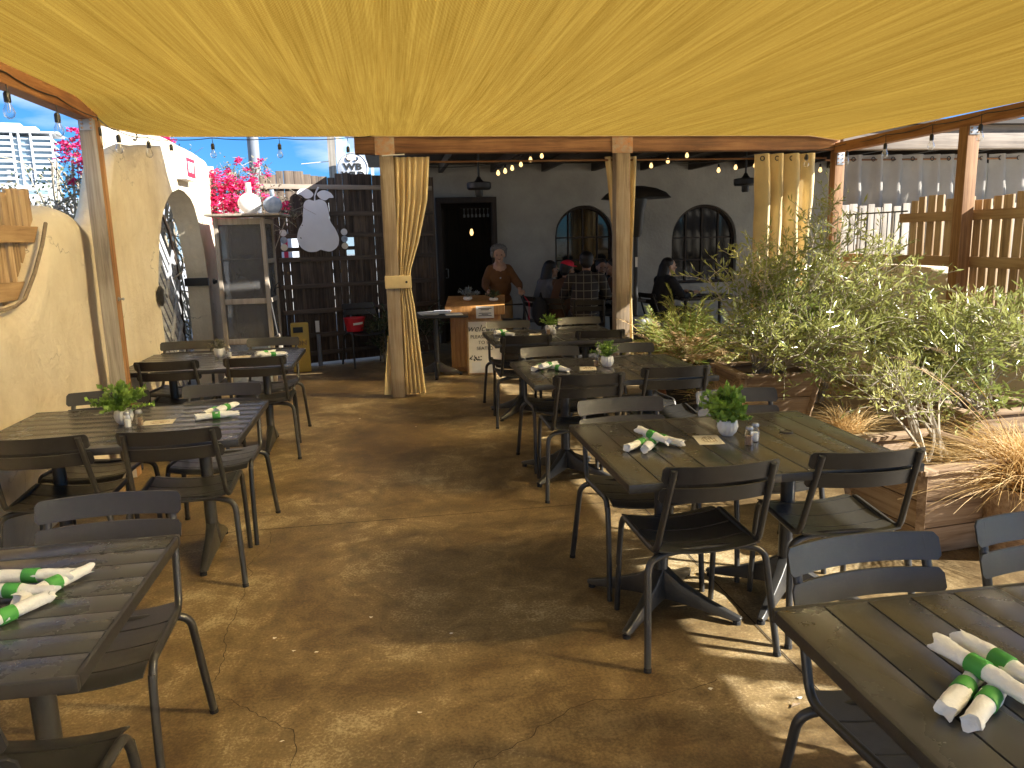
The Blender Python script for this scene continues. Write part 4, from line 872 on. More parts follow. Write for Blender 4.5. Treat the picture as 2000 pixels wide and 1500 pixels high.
mb = MB(); mb.tube([(-.01, 0, .33), (-.005, 0, .42), (.02, 0, .48), (.05, 0, .53)], [.010, .009, .010, .012], 8); mb.build('stem', 'white', t)
LF = [(0, 0), (-.04, .05), (-.10, .075), (-.17, .06), (-.205, .01), (-.15, -.01), (-.10, -.05), (-.04, -.045)]
for s, o in ((1, (-.02, 0, .44)), (-1, (.025, 0, .44))):
    mb = MB(); pl = [(a*s, b+(a*s > 0)*(-.25*a*s)) for a, b in LF]; mb.prism(smooth_closed(pl if s > 0 else pl[::-1]), -.010, .010, XZ); mb.build('leaf', 'pear', t, 40, loc=o)
for nm, lab, x, y in (('l', 'string of shell discs hanging left of the pear', -1.31, 10.25), ('r', 'string of shell discs hanging right of the pear', -.57, 10.53)):
    t = thing('disc_chime', lab, 'wind chime', (x, y, 1.66))
    mb = MB(); mb.tube([(0, 0, .25), (0, 0, -.16)], .0015, 4); mb.build('string', 'black', t)
    for k, z in enumerate((.08, -.01, -.10)):
        mb = MB(); mb.lathe([(0, -.003), (.040, -.003), (.043, 0), (.040, .003), (0, .003)], (0, 0, 0), 20, M4=Matrix.Rotation(PI/2, 3, 'X')); mb.build('disc', ['ceramic', 'bluevase', 'cream'][k], t, loc=(0, -.01, z))
# ------------------------------------------------------------------ bucket, crate, conduit
t = thing('bucket', 'red plastic bucket with a white label standing on the chair by the fence', 'bucket', (-.50, 10.33, .452))
mb = MB(); mb.lathe([(0, 0), (.105, 0), (.135, .165), (.142, .165), (.142, .178), (.130, .178), (.102, .01), (0, .01)], (0, 0, 0), 30); mb.build('pail', 'red', t)
mb = MB()
vs = []
for i in range(9):
    a = R(-95+i*8); r_ = .1275; vs += [(r_*math.cos(a), r_*math.sin(a), .085+.012*i/8), (r_*1.035*math.cos(a), r_*1.035*math.sin(a), .115+.012*i/8)]
mb.add(vs, [(2*i, 2*i+2, 2*i+3, 2*i+1) for i in range(8)]); mb.build('label', 'paper', t)
t = thing('folded_crate', 'yellow wooden crate on end beside the cabinet foot', 'crate', (-1.17, 10.0, 0), R(6))
mb = MB(); mb.box((0, 0, .31), (.22, .16, .62)); mb.build('box', 'yellow', t, bevel=.02); mb = MB(); mb.box((-.02, -.083, .54), (.12, .006, .07)); mb.build('hand_hole', 'black', t)
text('lettering', 'ION', .085, 'brownink', t, (0, -.082, .37), (PI/2, 0, 0), .001, bold=.002)
mb = MB(); mb.box((0, 0, 0), (.05, .012, .15)); tag(mb.build('notice', 'paper', None, loc=(-.99, 10.44, .52)), 'narrow white paper notice pinned low on the plank fence', 'notice')
mb = MB(); mb.tube([(0, 0, 0), (0, 0, .42)], .028, 12); tag(mb.build('pipe', 'greymetal', None, loc=(-.98, 10.40, 0)), 'short grey pipe standing at the foot of the plank fence', 'pipe')
# ------------------------------------------------------------------ host stand
t = thing('host_stand', 'orange-brown wooden host stand with a thick slanted top', 'podium', (1.03, 9.55, 0), R(-9))
mb = MB(); mb.box((0, 0, .39), (.60, .46, .70)); mb.box((0, 0, .025), (.54, .40, .05)); mb.build('body', 'stand', t, bevel=.004)
mb = MB()
for i in range(11): mb.box((-.275+i*.055, -.2335, .39), (.050, .009, .66))
for i in range(8): mb.box((-.3035, -.20+i*.055, .39), (.009, .050, .66))
mb.build('cladding', 'stand', t, bevel=.002)
mb = MB(); mb.add([(-.36, -.29, .70), (.36, -.29, .70), (.36, .27, .74), (-.36, .27, .74), (-.36, -.29, .81), (.36, -.29, .81), (.36, .27, .90), (-.36, .27, .90)], [(3, 2, 1, 0), (4, 5, 6, 7), (0, 1, 5, 4), (1, 2, 6, 5), (2, 3, 7, 6), (3, 0, 4, 7)]); mb.build('top', 'stand', t, bevel=.006)
t = thing('paper_notice', 'white notice taped to the front of the host stand', 'notice', (1.105, 9.235, .735), R(-9))
mb = MB(); mb.box((0, 0, 0), (.215, .004, .145)); mb.build('sheet', 'paper', t); mb = MB()
for k, (z, l_) in enumerate(((.045, .16), (.030, .10), (-.012, .15), (-.027, .08), (-.042, .16))): mb.box((0, -.0035, z), (l_, .002, .007))
mb.build('print', 'ink', t)
t = thing('welcome_board', 'framed welcome board leaning on the host stand, reading please wait to be seated', 'sign', (1.07, 9.06, .0), R(-9)); t.rotation_euler = (R(-9), R(0), R(-9))
mb = MB(); mb.box((0, 0, .33), (.40, .02, .62)); mb.build('panel', 'paper', t)
mb = MB()
for c, d in (((-.205, -.004, .33), (.02, .032, .66)), ((.205, -.004, .33), (.02, .032, .66)), ((0, -.004, .012), (.389, .032, .02)), ((0, -.004, .648), (.389, .032, .02))): mb.box(c, d)
mb.build('frame', 'pickrail', t, bevel=.002)
for s, sz, z, sh, x in (('welcome', .115, .555, .35, 0), ('PLEASE WAIT', .058, .455, 0, 0), ('TO BE', .058, .385, 0, 0), ('SEATED', .058, .315, 0, 0)): text('lettering', s, sz, 'ink', t, (x, -.0115, z), (PI/2, 0, 0), .001, shear=sh)
mb = MB(); mb.prism([(-.16, .04), (-.06, .04), (-.055, .15), (-.165, .15)], 0, .003, XZ); mb.build('printed_pot', 'signwhite', t, loc=(0, -.011, 0))
mb = MB(); rr = random.Random(4)
for k in range(26): a = rr.uniform(.2, 2.9); l_ = rr.uniform(.02, .09); mb.lathe([(0, 0), (.009, 0), (0, .001)], (-.11+l_*math.cos(a), -.0112, .16+l_*math.sin(a)), 6, M4=Matrix.Rotation(PI/2, 3, 'X'))
mb.lathe([(0, 0), (.022, 0), (0, .001)], (.075, -.0112, .19), 16, M4=Matrix.Rotation(PI/2, 3, 'X')); mb.build('printed_plant', 'ink', t)
table_plant((.93, 9.52, .858), 'silvery dusty plant on the left of the host stand', .14, 30, .045, .010, mt='silver', seed=11, pr=.05, ph=.05)
table_plant((1.24, 9.42, .85), 'low green plant on the right of the host stand', .13, 34, .03, .009, mt='leafdark', seed=12, pr=.05, ph=.04)
# side table with menus
t = thing('menu_table', 'small dark side table with menus beside the host stand', 'table', (.55, 9.15, 0), R(-6))
mb = MB(); mb.box((0, 0, .728), (.68, .55, .022)); mb.build('tabletop', 'metal', t, bevel=.006); pedestal(t, -.05, 0, (5, 92, 180, 270), .30)
for i, (x, y, z, a, lab, mm) in enumerate(((.42, 9.15, .746, 8, 'stack of menus at the left on the side table', 'paper'), (.58, 9.2, .752, -6, 'stack of clear menu sleeves on the side table', 'signwhite'), (.72, 9.05, .744, 3, 'single white menu at the right end of the side table', 'paper'))):
    mb = MB()
    for k in range(1+3*(i < 2)): mb.box((rnd.uniform(-.01, .01), rnd.uniform(-.01, .01), k*.006), (.20, .26, .004), rz=rnd.uniform(-.08, .08))
    tag(mb.build('menu_stack', mm, None, loc=(x, y, z)), lab, 'menu').rotation_euler = (0, 0, R(a))
# ------------------------------------------------------------------ string lights
def bulb_unit(t, x, y, zt, drop, lit, i):
    s = .72 if lit else 1.0
    mb = MB(); mb.tube([(0, 0, 0), (.003, 0, -drop)], .0028, 5); mb.lathe([(.010, -drop), (.017, -drop-.012), (.017, -drop-.052), (.0145, -drop-.055), (0, -drop-.055)], (0, 0, 0), 12)
    so = mb.build('socket', 'black', t, loc=(x, y, zt)); so.scale = (s, s, s)
    mb = MB(); mb.lathe([(.013, 0), (.014, -.008), (.026, -.036), (.029, -.052), (.024, -.070), (.012, -.080), (0, -.083)], (0, 0, -drop-.053), 14); g_ = mb.build('bulb', 'litglass' if lit else 'bulbglass', so, 60)
    if not lit: mb = MB(); mb.tube([(-.004, 0, -.0), (-.006, 0, -.045), (.0, 0, -.05), (.006, 0, -.045), (.004, 0, 0)], .0012, 4); mb.build('filament', 'filament', g_, loc=(0, 0, -drop-.055))
def stringlight(label, path, bulbs, lit, group=None):
    t = thing('string_lights', label, 'string lights', (0, 0, 0), 0, group); pts = []
    for a, b in zip(path, path[1:]):
        a = Vector(a); b = Vector(b)
        for q in range(8): u = q/8; pts.append(a.lerp(b, u)-Vector((0, 0, .09*min(1, (b-a).length/1.0)*u*(1-u)*1.2)))
    pts.append(Vector(path[-1])); mb = MB(); mb.tube(pts, .004, 5); mb.build('cord', 'black', t)
    for i, (x, y, zt, dr) in enumerate(bulbs): bulb_unit(t, x, y, zt, dr, lit, i)
    return t
stringlight('unlit bulbs strung along the left beam and the far edge of the shade cloth', [(-1.87, 3.2, 2.50), (-1.87, 4.47, 2.49), (-1.87, 5.08, 2.48), (-1.85, 5.66, 2.45), (-1.93, 6.30, 2.455), (-1.93, 7.05, 2.50), (-1.92, 7.72, 2.565), (-1.59, 7.89, 2.60), (-.98, 7.89, 2.595), (-.34, 7.89, 2.595), (0, 7.9, 2.63)],
    [(-1.88, 3.95, 2.49, .10), (-1.88, 4.47, 2.49, .09), (-1.88, 5.08, 2.48, .09), (-1.85, 5.66, 2.45, .06), (-1.93, 6.30, 2.455, .03), (-1.93, 7.05, 2.50, .03), (-1.92, 7.72, 2.565, .04), (-1.59, 7.89, 2.60, .05), (-.98, 7.89, 2.595, .05), (-.34, 7.89, 2.595, .08)], False)
stringlight('unlit bulbs hanging along the right-hand beam', [(4.76, 3.6, 2.50), (4.76, 5.0, 2.50), (4.76, 5.75, 2.49), (4.76, 6.38, 2.49), (4.76, 7.03, 2.49), (4.78, 7.7, 2.49), (4.5, 7.9, 2.44), (4.2, 7.88, 2.45)],
    [(4.76, 5.0, 2.50, .08), (4.74, 5.78, 2.49, .08), (4.76, 6.38, 2.49, .08), (4.76, 7.03, 2.49, .08), (4.78, 7.7, 2.49, .08), (4.42, 7.86, 2.43, .03)], False)
def dropstr(label, P, ends, y=8.8):
    path = [ends[0]]+[(x, y, z+.17) for x, z in P]+[ends[1]]; stringlight(label, path, [(x, y, z+.17, .05) for x, z in P], True)
dropstr('lit warm bulbs rising from the wall above the doorway to the beam', [(1.25, 2.26), (1.33, 2.28), (1.41, 2.31), (1.51, 2.35), (1.62, 2.40), (1.75, 2.44), (1.88, 2.52)], ((.44, 8.8, 2.40), (2.0, 8.8, 2.72)))
dropstr('lit warm bulbs right of the middle post, climbing to the roof', [(3.03, 2.32), (3.23, 2.37), (3.46, 2.43), (3.73, 2.51)], ((2.6, 8.8, 2.40), (3.9, 8.8, 2.72)))
dropstr('lit warm bulbs in front of the ceiling fan by the wide curtain', [(3.85, 2.26), (4.06, 2.29), (4.30, 2.31), (4.79, 2.40), (5.13, 2.25), (5.63, 2.52)], ((3.0, 8.8, 2.42), (6.2, 8.8, 2.6)))
# ------------------------------------------------------------------ ceiling fans
for x, y, lab in ((1.17, 10, 'black ceiling fan motor hanging above the doorway'), (4.76, 10, 'black ceiling fan motor hanging left of the wide curtain')):
    t = thing('ceiling_fan', lab, 'ceiling fan', (x, y, 2.25), 0, 'ceiling fans under the patio roof')
    mb = MB(); mb.tube([(0, 0, .08), (0, 0, .50)], .013, 10); mb.lathe([(.05, .47), (.06, .50)], (0, 0, 0), 14); mb.build('rod', 'black', t)
    mb = MB(); mb.lathe([(0, .14), (.02, .13), (.035, .10), (.06, .07), (.145, .06), (.155, .05), (.155, -.01), (.14, -.03), (.06, -.035), (0, -.035)], (0, 0, 0), 26); mb.build('motor_housing', 'black', t)
    mb = MB(); mb.lathe([(.05, -.035), (.05, -.10), (.04, -.115), (0, -.115)], (0, 0, 0), 16); mb.build('hub', 'black', t)
# ------------------------------------------------------------------ patio heater
t = thing('patio_heater', 'tall black mushroom patio heater behind the middle post', 'heater', (2.98, 9.2, 0))
mb = MB(); mb.lathe([(0, .02), (.23, .02), (.23, .55), (.20, .60), (.04, .62)], (0, 0, 0), 26); mb.build('base', 'black', t)
mb = MB(); mb.tube([(0, 0, .6), (0, 0, 1.62)], .028, 12); mb.build('pole', 'black', t)
mb = MB(); mb.lathe([(.05, 1.58), (.075, 1.62), (.105, 1.90), (.125, 1.95), (.135, 2.03), (0, 2.03)], (0, 0, 0), 24); mb.build('burner', 'black', t)
mb = MB(); mb.lathe([(.42, 2.04), (.41, 2.05), (.36, 2.10), (.25, 2.15), (.10, 2.18), (0, 2.185)], (0, 0, 0), 40); mb.lathe([(.415, 2.037), (.36, 2.09), (.10, 2.165), (0, 2.17)], (0, 0, 0), 40); mb.build('reflector', 'black', t)
mb = MB(); mb.box((.0, -.029, 1.28), (.03, .003, .12)); mb.build('label_sticker', 'paper', t)
# ------------------------------------------------------------------ people
def blob(name, m, shapes, parent, voxel=.011, smooth=4):
    mb = MB()
    for s in shapes:
        if s[0] == 'cap':
            pts = [Vector(p) for p in s[1]]; rs = s[2] if isinstance(s[2], (list, tuple)) else [s[2]]*len(pts)
            d0 = (pts[0]-pts[1]).normalized(); d1 = (pts[-1]-pts[-2]).normalized(); P = []; Q = []
            for a in (1.0, .85, .5): P.append(pts[0]+d0*rs[0]*a); Q.append(max(.0008, rs[0]*math.sqrt(max(0, 1-a*a))))
            P += pts; Q += rs
            for a in (.5, .85, 1.0): P.append(pts[-1]+d1*rs[-1]*a); Q.append(max(.0008, rs[-1]*math.sqrt(max(0, 1-a*a))))
            mb.tube(P, Q, 12)
        else:
            c, r_ = s[1], s[2]; Mx = s[3] if len(s) > 3 else Matrix.Identity(3)
            mb.lathe([(math.sin(PI*k/14), -math.cos(PI*k/14)) for k in range(15)], c, 18, M4=Mx @ Matrix.Diagonal(r_))
    o = mb.build(name, m, parent, 180); md = o.modifiers.new('r', 'REMESH'); md.mode = 'VOXEL'; md.voxel_size = voxel
    s2 = o.modifiers.new('s', 'SMOOTH'); s2.factor = .5; s2.iterations = smooth
    bpy.context.view_layer.update(); me = bpy.data.meshes.new_from_object(o.evaluated_get(bpy.context.evaluated_depsgraph_get()))
    o.modifiers.clear(); o.data = me; me.name = name; me.shade_smooth(); 
    if not me.materials: me.materials.append(M[m])
    return o
def hand_shapes(wr, d, side, curl=.7):
    """wrist point, direction of hand, side=+1/-1 thumb side sign"""
    d = Vector(d).normalized(); up = Vector((0, 0, 1)); lat = d.cross(up).normalized()*side; nrm = lat.cross(d).normalized()
    if nrm.z > 0: nrm = -nrm
    w_ = Vector(wr); out = [('cap', [w_, w_+d*.05, w_+d*.075], [.022, .030, .027])]
    for i, L_ in enumerate((.062, .072, .066, .052)):
        b = w_+d*.085+lat*(.027-.018*i); p1 = b+d*L_*.45+nrm*L_*.12*curl; p2 = p1+(d*.4+nrm*curl)*L_*.34; p3 = p2+(-d*.3+nrm*curl)*L_*.26; out.append(('cap', [b-d*.02, b, p1, p2, p3], [.0095, .009, .0088, .008, .007]))
    b = w_+d*.03+lat*.028; out.append(('cap', [b, b+(d*.5+lat*.7)*.03, b+(d*.8+lat*.5+nrm*.5)*.058], [.0115, .010, .0085])); return out
def face(t, hc, f, skin='skin', s=1.0, smile=True):
    """hc head centre, f facing dir (unit, horizontal-ish)"""
    hc = Vector(hc); f = Vector(f).normalized(); lat = f.cross(Vector((0, 0, 1))).normalized()
    mb = MB()
    for q in (-1, 1): mb.lathe([(0, -.008), (.007, -.005), (.0095, 0), (.007, .005), (0, .008)], hc+f*.088*s+lat*q*.031*s+Vector((0, 0, .008)), 10)
    mb.build('eyes', 'ink', t)
    mb = MB(); pts = [hc+f*(.096-.5*abs(k)**2*.006)*s+lat*.011*k*s+Vector((0, 0, -.052+.0022*k*k*(1 if smile else 0)))*s for k in (-2, -1, 0, 1, 2)]; mb.tube(pts, .0038, 6); mb.build('mouth', 'browncloth', t)
def head_shapes(hc, f, s=1.0):
    hc = Vector(hc); f = Vector(f).normalized(); lat = f.cross(Vector((0, 0, 1))).normalized(); Mx = Matrix((lat, f, Vector((0, 0, 1)))).transposed()
    o = [('ell', hc+Vector((0, 0, .02)), (.074*s, .092*s, .098*s), Mx), ('ell', hc+f*.024*s+Vector((0, 0, -.045))*s, (.058*s, .066*s, .062*s), Mx),
         ('cap', [hc+f*.088*s+Vector((0, 0, .012)), hc+f*.104*s+Vector((0, 0, -.018))], [.007, .0125]), ('ell', hc+f*.078*s+Vector((0, 0, -.088))*s, (.020*s, .016*s, .014*s), Mx)]
    for q in (-1, 1): o += [('ell', hc+lat*q*.077*s+Vector((0, 0, -.008)), (.010, .020, .030), Mx), ('ell', hc+f*.070*s+lat*q*.040*s+Vector((0, 0, -.022)), (.020*s, .018*s, .018*s), Mx), ('ell', hc+f*.082*s+lat*q*.030*s+Vector((0, 0, .028)), (.020*s, .012*s, .008*s), Mx)]
    return o
# standing woman with walker
t = thing('person', 'older person with curly grey hair and brown sweater standing behind the host stand', 'person', (1.52, 10.85, 0))
F = (-.12, -1, -.12); hc = (-.02, -.16, 1.385)
LW = Vector((-.20, -.33, .885)); RW = Vector((.235, -.33, .90))
sk = head_shapes(hc, F)+[('cap', [(-.01, -.02, 1.20), (-.015, -.09, 1.33)], [.062, .052]), ('cap', [(0, .06, .78), (0, .04, 1.0), (0, 0, 1.18)], [.13, .125, .12]),
  ('cap', [(-.15, 0, 1.17), (-.21, -.04, 1.0), LW+Vector((0, .1, .05)), LW], [.045, .04, .032, .024]), ('cap', [(.15, 0, 1.17), (.23, -.04, 1.0), RW+Vector((0, .1, .05)), RW], [.045, .04, .032, .024])]
for q in (-1, 1): sk += [('cap', [(q*.09, .06, .76), (q*.10, .03, .43), (q*.10, .06, .08)], [.085, .055, .038]), ('cap', [(q*.10, .07, .04), (q*.11, -.08, .03)], [.035, .03])]
sk += hand_shapes(LW, (.05, -1, -.25), 1)+hand_shapes(RW, (-.05, -1, -.25), -1)
blob('body', 'skin', sk, t, .0065, 2)
face(t, hc, F)
blob('hair', 'hairgrey', [('ell', (-.02, -.135, 1.465), (.100, .092, .066)), ('ell', (-.02, -.10, 1.41), (.106, .085, .090)), ('ell', (-.11, -.13, 1.40), (.026, .05, .06)), ('ell', (.07, -.13, 1.40), (.026, .05, .06))]+[('ell', (-.02+.098*math.cos(a), -.13+.05*math.sin(a*1.7), 1.46+.055*math.sin(a)), (.028, .032, .026)) for a in [k*.45 for k in range(14)]], t, .007, 2)
sw = [('ell', (0, .0, 1.08), (.175, .13, .17)), ('ell', (0, .035, .92), (.175, .15, .17)), ('ell', (0, .05, .76), (.175, .15, .10)), ('cap', [(-.12, 0, 1.18), (-.195, -.03, 1.03), (-.222, -.15, .96), LW+Vector((-.01, .055, .03))], [.070, .064, .056, .040]), ('cap', [(.12, 0, 1.18), (.215, -.03, 1.03), (.25, -.15, .97), RW+Vector((.01, .055, .03))], [.070, .064, .056, .040]), ('cap', [(-.09, -.01, 1.205), (.09, -.01, 1.205)], [.05, .05]), ('cap', [(-.01, -.02, 1.17), (-.012, -.04, 1.205)], [.074, .066])]
blob('sweater', 'sweater', sw, t, .010, 3)
blob('trousers', 'khaki', [('ell', (0, .06, .74), (.17, .14, .13))]+[('cap', [(q*.09, .06, .72), (q*.105, .02, .42), (q*.105, .05, .10)], [.10, .08, .068]) for q in (-1, 1)], t, .012, 3)
blob('shoes', 'darkcloth', [('cap', [(q*.105, .08, .04), (q*.115, -.10, .035)], [.045, .04]) for q in (-1, 1)], t, .012, 2)
mb = MB(); mb.lathe([(0, 0), (.012, 0), (.010, .004), (0, .005)], (-.005, -.138, 1.065), 12, M4=Matrix.Rotation(PI/2, 3, 'X')); mb.build('pendant', 'steel', t)
t = thing('walker', 'black wheeled walker with a red brake cable held by the standing person', 'walker', (1.54, 10.40, 0))
for s in (-1, 1):
    mb = MB(); x = s*.235; mb.tube(fillet([(x, .17, .865), (x, .02, .865), (x, -.08, .62), (x*1.08, -.16, .12)], .08, 5), .014, 8); mb.tube([(x, -.06, .66), (x*1.05, .22, .12)], .012, 8); fr = mb.build('side_frame', 'black', t)
    mb = MB(); mb.tube([(x, .18, .865), (x, .06, .865)], .019, 10); mb.build('grip', 'rubber', fr)
    for (yy) in (-.16, .22):
        mb = MB(); mb.lathe([(0, -.014), (.075, -.014), (.09, -.008), (.09, .008), (.075, .014), (0, .014)], (x*1.08, yy, .09), 22, M4=Matrix.Rotation(PI/2, 3, 'Y')); mb.build('wheel', 'rubber', t)
    mb = MB(); mb.tube([(x, .02, .845), (x+s*.07, -.06, .74), (x+s*.06, -.09, .5), (x+s*.01, -.14, .2)], .005, 6); mb.build('brake_cable', 'exitred', t)
mb = MB(); mb.box((0, .02, .50), (.42, .26, .03)); mb.build('seat', 'black', t, bevel=.008); mb = MB(); mb.tube([(-.235, -.06, .72), (.235, -.06, .72)], .010, 8); mb.build('crossbar', 'black', t)
# seated diners (local frame: facing +Y, seat height .45)
def seated(loc, rz, label, shirt, hair, lean=.12, lat=0, headf=(0, 1, -.15), cap=None, longhair=False, armz=.78, skin='skin2', sc=1.0, pants='darkcloth'):
    t = thing('person', label, 'person', loc, rz); t.scale = (sc, sc, sc)
    hc = Vector((lat*1.35, lean*1.5+.03, 1.155)); ch = Vector((lat, lean, .92)); f = Vector(headf).normalized()
    hands = [Vector((lat+q*.13+.03, lean+.36, armz)) for q in (-1, 1)]; el = [Vector((lat*.8+q*.27, lean+.12, .74)) for q in (-1, 1)]; sh = [Vector((lat+q*.17, lean, .955)) for q in (-1, 1)]
    s_ = head_shapes(hc, f)+[('cap', [ch, hc-Vector((0, .02, .08))], [.06, .052]), ('cap', [(0, 0, .53), ch], [.13, .12])]
    for i, q in enumerate((-1, 1)):
        s_ += [('cap', [sh[i], el[i], hands[i]], [.045, .038, .025])]+hand_shapes(hands[i], (-.1*q, 1, .1), -q)
        s_ += [('cap', [(q*.1, .02, .52), (q*.13, .40, .50), (q*.13, .42, .08)], [.075, .055, .038]), ('cap', [(q*.13, .42, .04), (q*.13, .55, .035)], [.035, .03])]
    blob('body', skin, s_, t, .0085, 2); face(t, hc, f)
    v = [('cap', [(0, -.01, .56), (lat*.5, lean*.5, .75), ch-Vector((0, 0, .02))], [.165, .17, .16]), ('cap', [sh[0], sh[1]], [.075, .075])]
    for i in (0, 1): v.append(('cap', [sh[i], el[i], el[i].lerp(hands[i], .8)], [.078, .062, .046]))
    blob('shirt', shirt, v, t, .011, 3)
    blob('trousers', pants, [('ell', (0, .02, .52), (.18, .15, .10))]+[('cap', [(q*.1, .04, .53), (q*.13, .41, .515), (q*.13, .43, .10)], [.09, .073, .06]) for q in (-1, 1)]+[('cap', [(q*.13, .42, .04), (q*.13, .56, .035)], [.042, .038]) for q in (-1, 1)], t, .013, 2)
    back = Vector((-f.x, -f.y, 0)).normalized()
    hs = [('ell', hc+back*.022+Vector((0, 0, .045)), (.088, .098, .088)), ('ell', hc+back*.05+Vector((0, 0, .0)), (.078, .062, .085))]
    if longhair: hs += [('cap', [hc+back*.06, hc+back*.09-Vector((0, 0, .14)), hc+back*.10-Vector((0, 0, .30))], [.085, .085, .055])]
    blob('hair', hair, hs, t, .009, 2)
    if cap:
        blob('cap', cap, [('ell', hc+Vector((0, 0, .075))+back*.005, (.094, .104, .062)), ('ell', hc+f*.10+Vector((0, 0, .055)), (.065, .055, .012))], t, .008, 1)
    return t
seated((2.50, 9.92, 0), R(-14), 'person in a dark plaid shirt seated with back to us, holding a menu', 'plaid', 'hairdark', lean=.16, lat=.03, sc=1.10)
seated((2.30, 10.45, 0), R(-50), 'person in a bright red cap seated left of the plaid shirt', 'browncloth', 'hairdark', cap='redcap', lean=.10, headf=(.2, 1, -.1))
seated((2.12, 10.80, 0), R(-75), 'long dark haired person in grey seated beside the red cap', 'greycloth', 'hairdark', longhair=True, lean=.08)
seated((3.10, 11.35, 0), R(178), 'person in dark clothes seated facing us across the table from the plaid shirt', 'darkcloth', 'hairdark', lean=.1)
seated((3.35, 10.9, 0), R(95), 'person in brown seated behind the patio heater, facing left', 'browncloth', 'hairdark', lean=.1)
seated((3.80, 10.55, 0), R(-78), 'long dark haired person in black seated in profile below the second arched window', 'darkcloth', 'hairdark', longhair=True, lean=.06, headf=(.25, 1, .0), skin='skin')
mb = MB(); mb.box((0, 0, 0), (.20, .012, .27)); mn = mb.build('menu', 'paper', None, loc=(2.76, 10.33, .95)); mn.rotation_euler = (R(-35), R(28), R(-20)); tag(mn, 'open white menu held by the person in the plaid shirt', 'menu')
table((2.95, 10.78, 0), 1.1, .8, 'one', 'dark table in the shade where the diners sit by the arched window'); table((4.45, 10.6, 0), .9, .75, 'one', 'dark table in the shade below the second arched window')
dup(ch0, (2.52, 9.72, 0), R(-14), 'dark chair under the person in the plaid shirt'); dup(ch0, (2.14, 10.22, 0), R(-50), 'dark chair under the person in the red cap')
dup(ch0, (1.93, 10.72, 0), R(-75), 'dark chair under the long haired person in grey'); dup(ch0, (3.6, 10.52, 0), R(-78), 'dark chair under the person seated in profile')
t = thing('backpack', 'black bag hanging on the chair behind the red cap', 'bag', (1.98, 10.25, .62)); blob('bag', 'darkcloth', [('ell', (0, 0, 0), (.11, .14, .20)), ('ell', (0, -.1, -.06), (.08, .05, .11))], t, .012, 2)
mb = MB(); mb.tube([(0, .02, .18), (.03, .1, .24), (.05, .12, .1)], .012, 6); mb.build('strap', 'darkcloth', t)

# ------------------------------------------------------------------ plants
def twiggy(name, label, base, targets, nbr, leafL, leafW, lm='leaf', sm_='palebark', seed=1, tw=7, lpt=11, cat='shrub', twl=(.14, .34), droop=.0, loc=None, br=.010):
    global rnd
    old = rnd; rnd = random.Random(seed); r_ = rnd
    t = thing(name, label, cat, base); B0 = Vector(base); fb = MB(); sb = MB(); tot = sum(w_ for _, _, w_ in targets)
    for c, rad, w_ in targets:
        for i in range(max(1, int(nbr*w_/tot))):
            while True:
                q = Vector((r_.uniform(-1, 1), r_.uniform(-1, 1), r_.uniform(-1, 1)))
                if q.length < 1: break
            q = q*(.55+.45*r_.random()); P = Vector(c)+Vector((q.x*rad[0], q.y*rad[1], q.z*rad[2]))-B0
            b = Vector((r_.uniform(-.08, .08), r_.uniform(-.08, .08), 0)); mid = b.lerp(P, .5)+Vector((0, 0, .18*P.length))+Vector((r_.uniform(-.08, .08), r_.uniform(-.08, .08), 0))
            pt = lambda u: b*(1-u)**2+mid*2*u*(1-u)+P*u*u
            pts = [pt(k/7) for k in range(8)]; sb.tube(pts, [br*(1-.72*k/7) for k in range(8)], 5)
            for j in range(tw):
                u = 1-.5*(j/tw)**1.1; o = pt(min(1, u)); d = (P.normalized()*.5+Vector((r_.uniform(-1, 1), r_.uniform(-1, 1), r_.uniform(-.55, .9)))).normalized(); L_ = r_.uniform(*twl)
                e = o+d*L_-Vector((0, 0, droop*L_)); m_ = o.lerp(e, .5)+Vector((0, 0, .1*L_)); tp = [o*(1-k/5)**2+m_*2*(k/5)*(1-k/5)+e*(k/5)**2 for k in range(6)]; sb.tube(tp, [.0028-.0004*k for k in range(6)], 4)
                for q2 in range(lpt):
                    u2 = .12+.88*q2/(lpt-1); p = o*(1-u2)**2+m_*2*u2*(1-u2)+e*u2*u2; dd = (d*r_.uniform(.3, 1.0)+Vector((r_.uniform(-1, 1), r_.uniform(-1, 1), r_.uniform(-.6, .8)))*.75); fb.leaf(p, dd, leafL*r_.uniform(.55, 1.15), leafW*r_.uniform(.8, 1.2), .2)
    fb.build('foliage', lm, t, 180); sb.build('stems', sm_, t, 60); rnd = old; return t
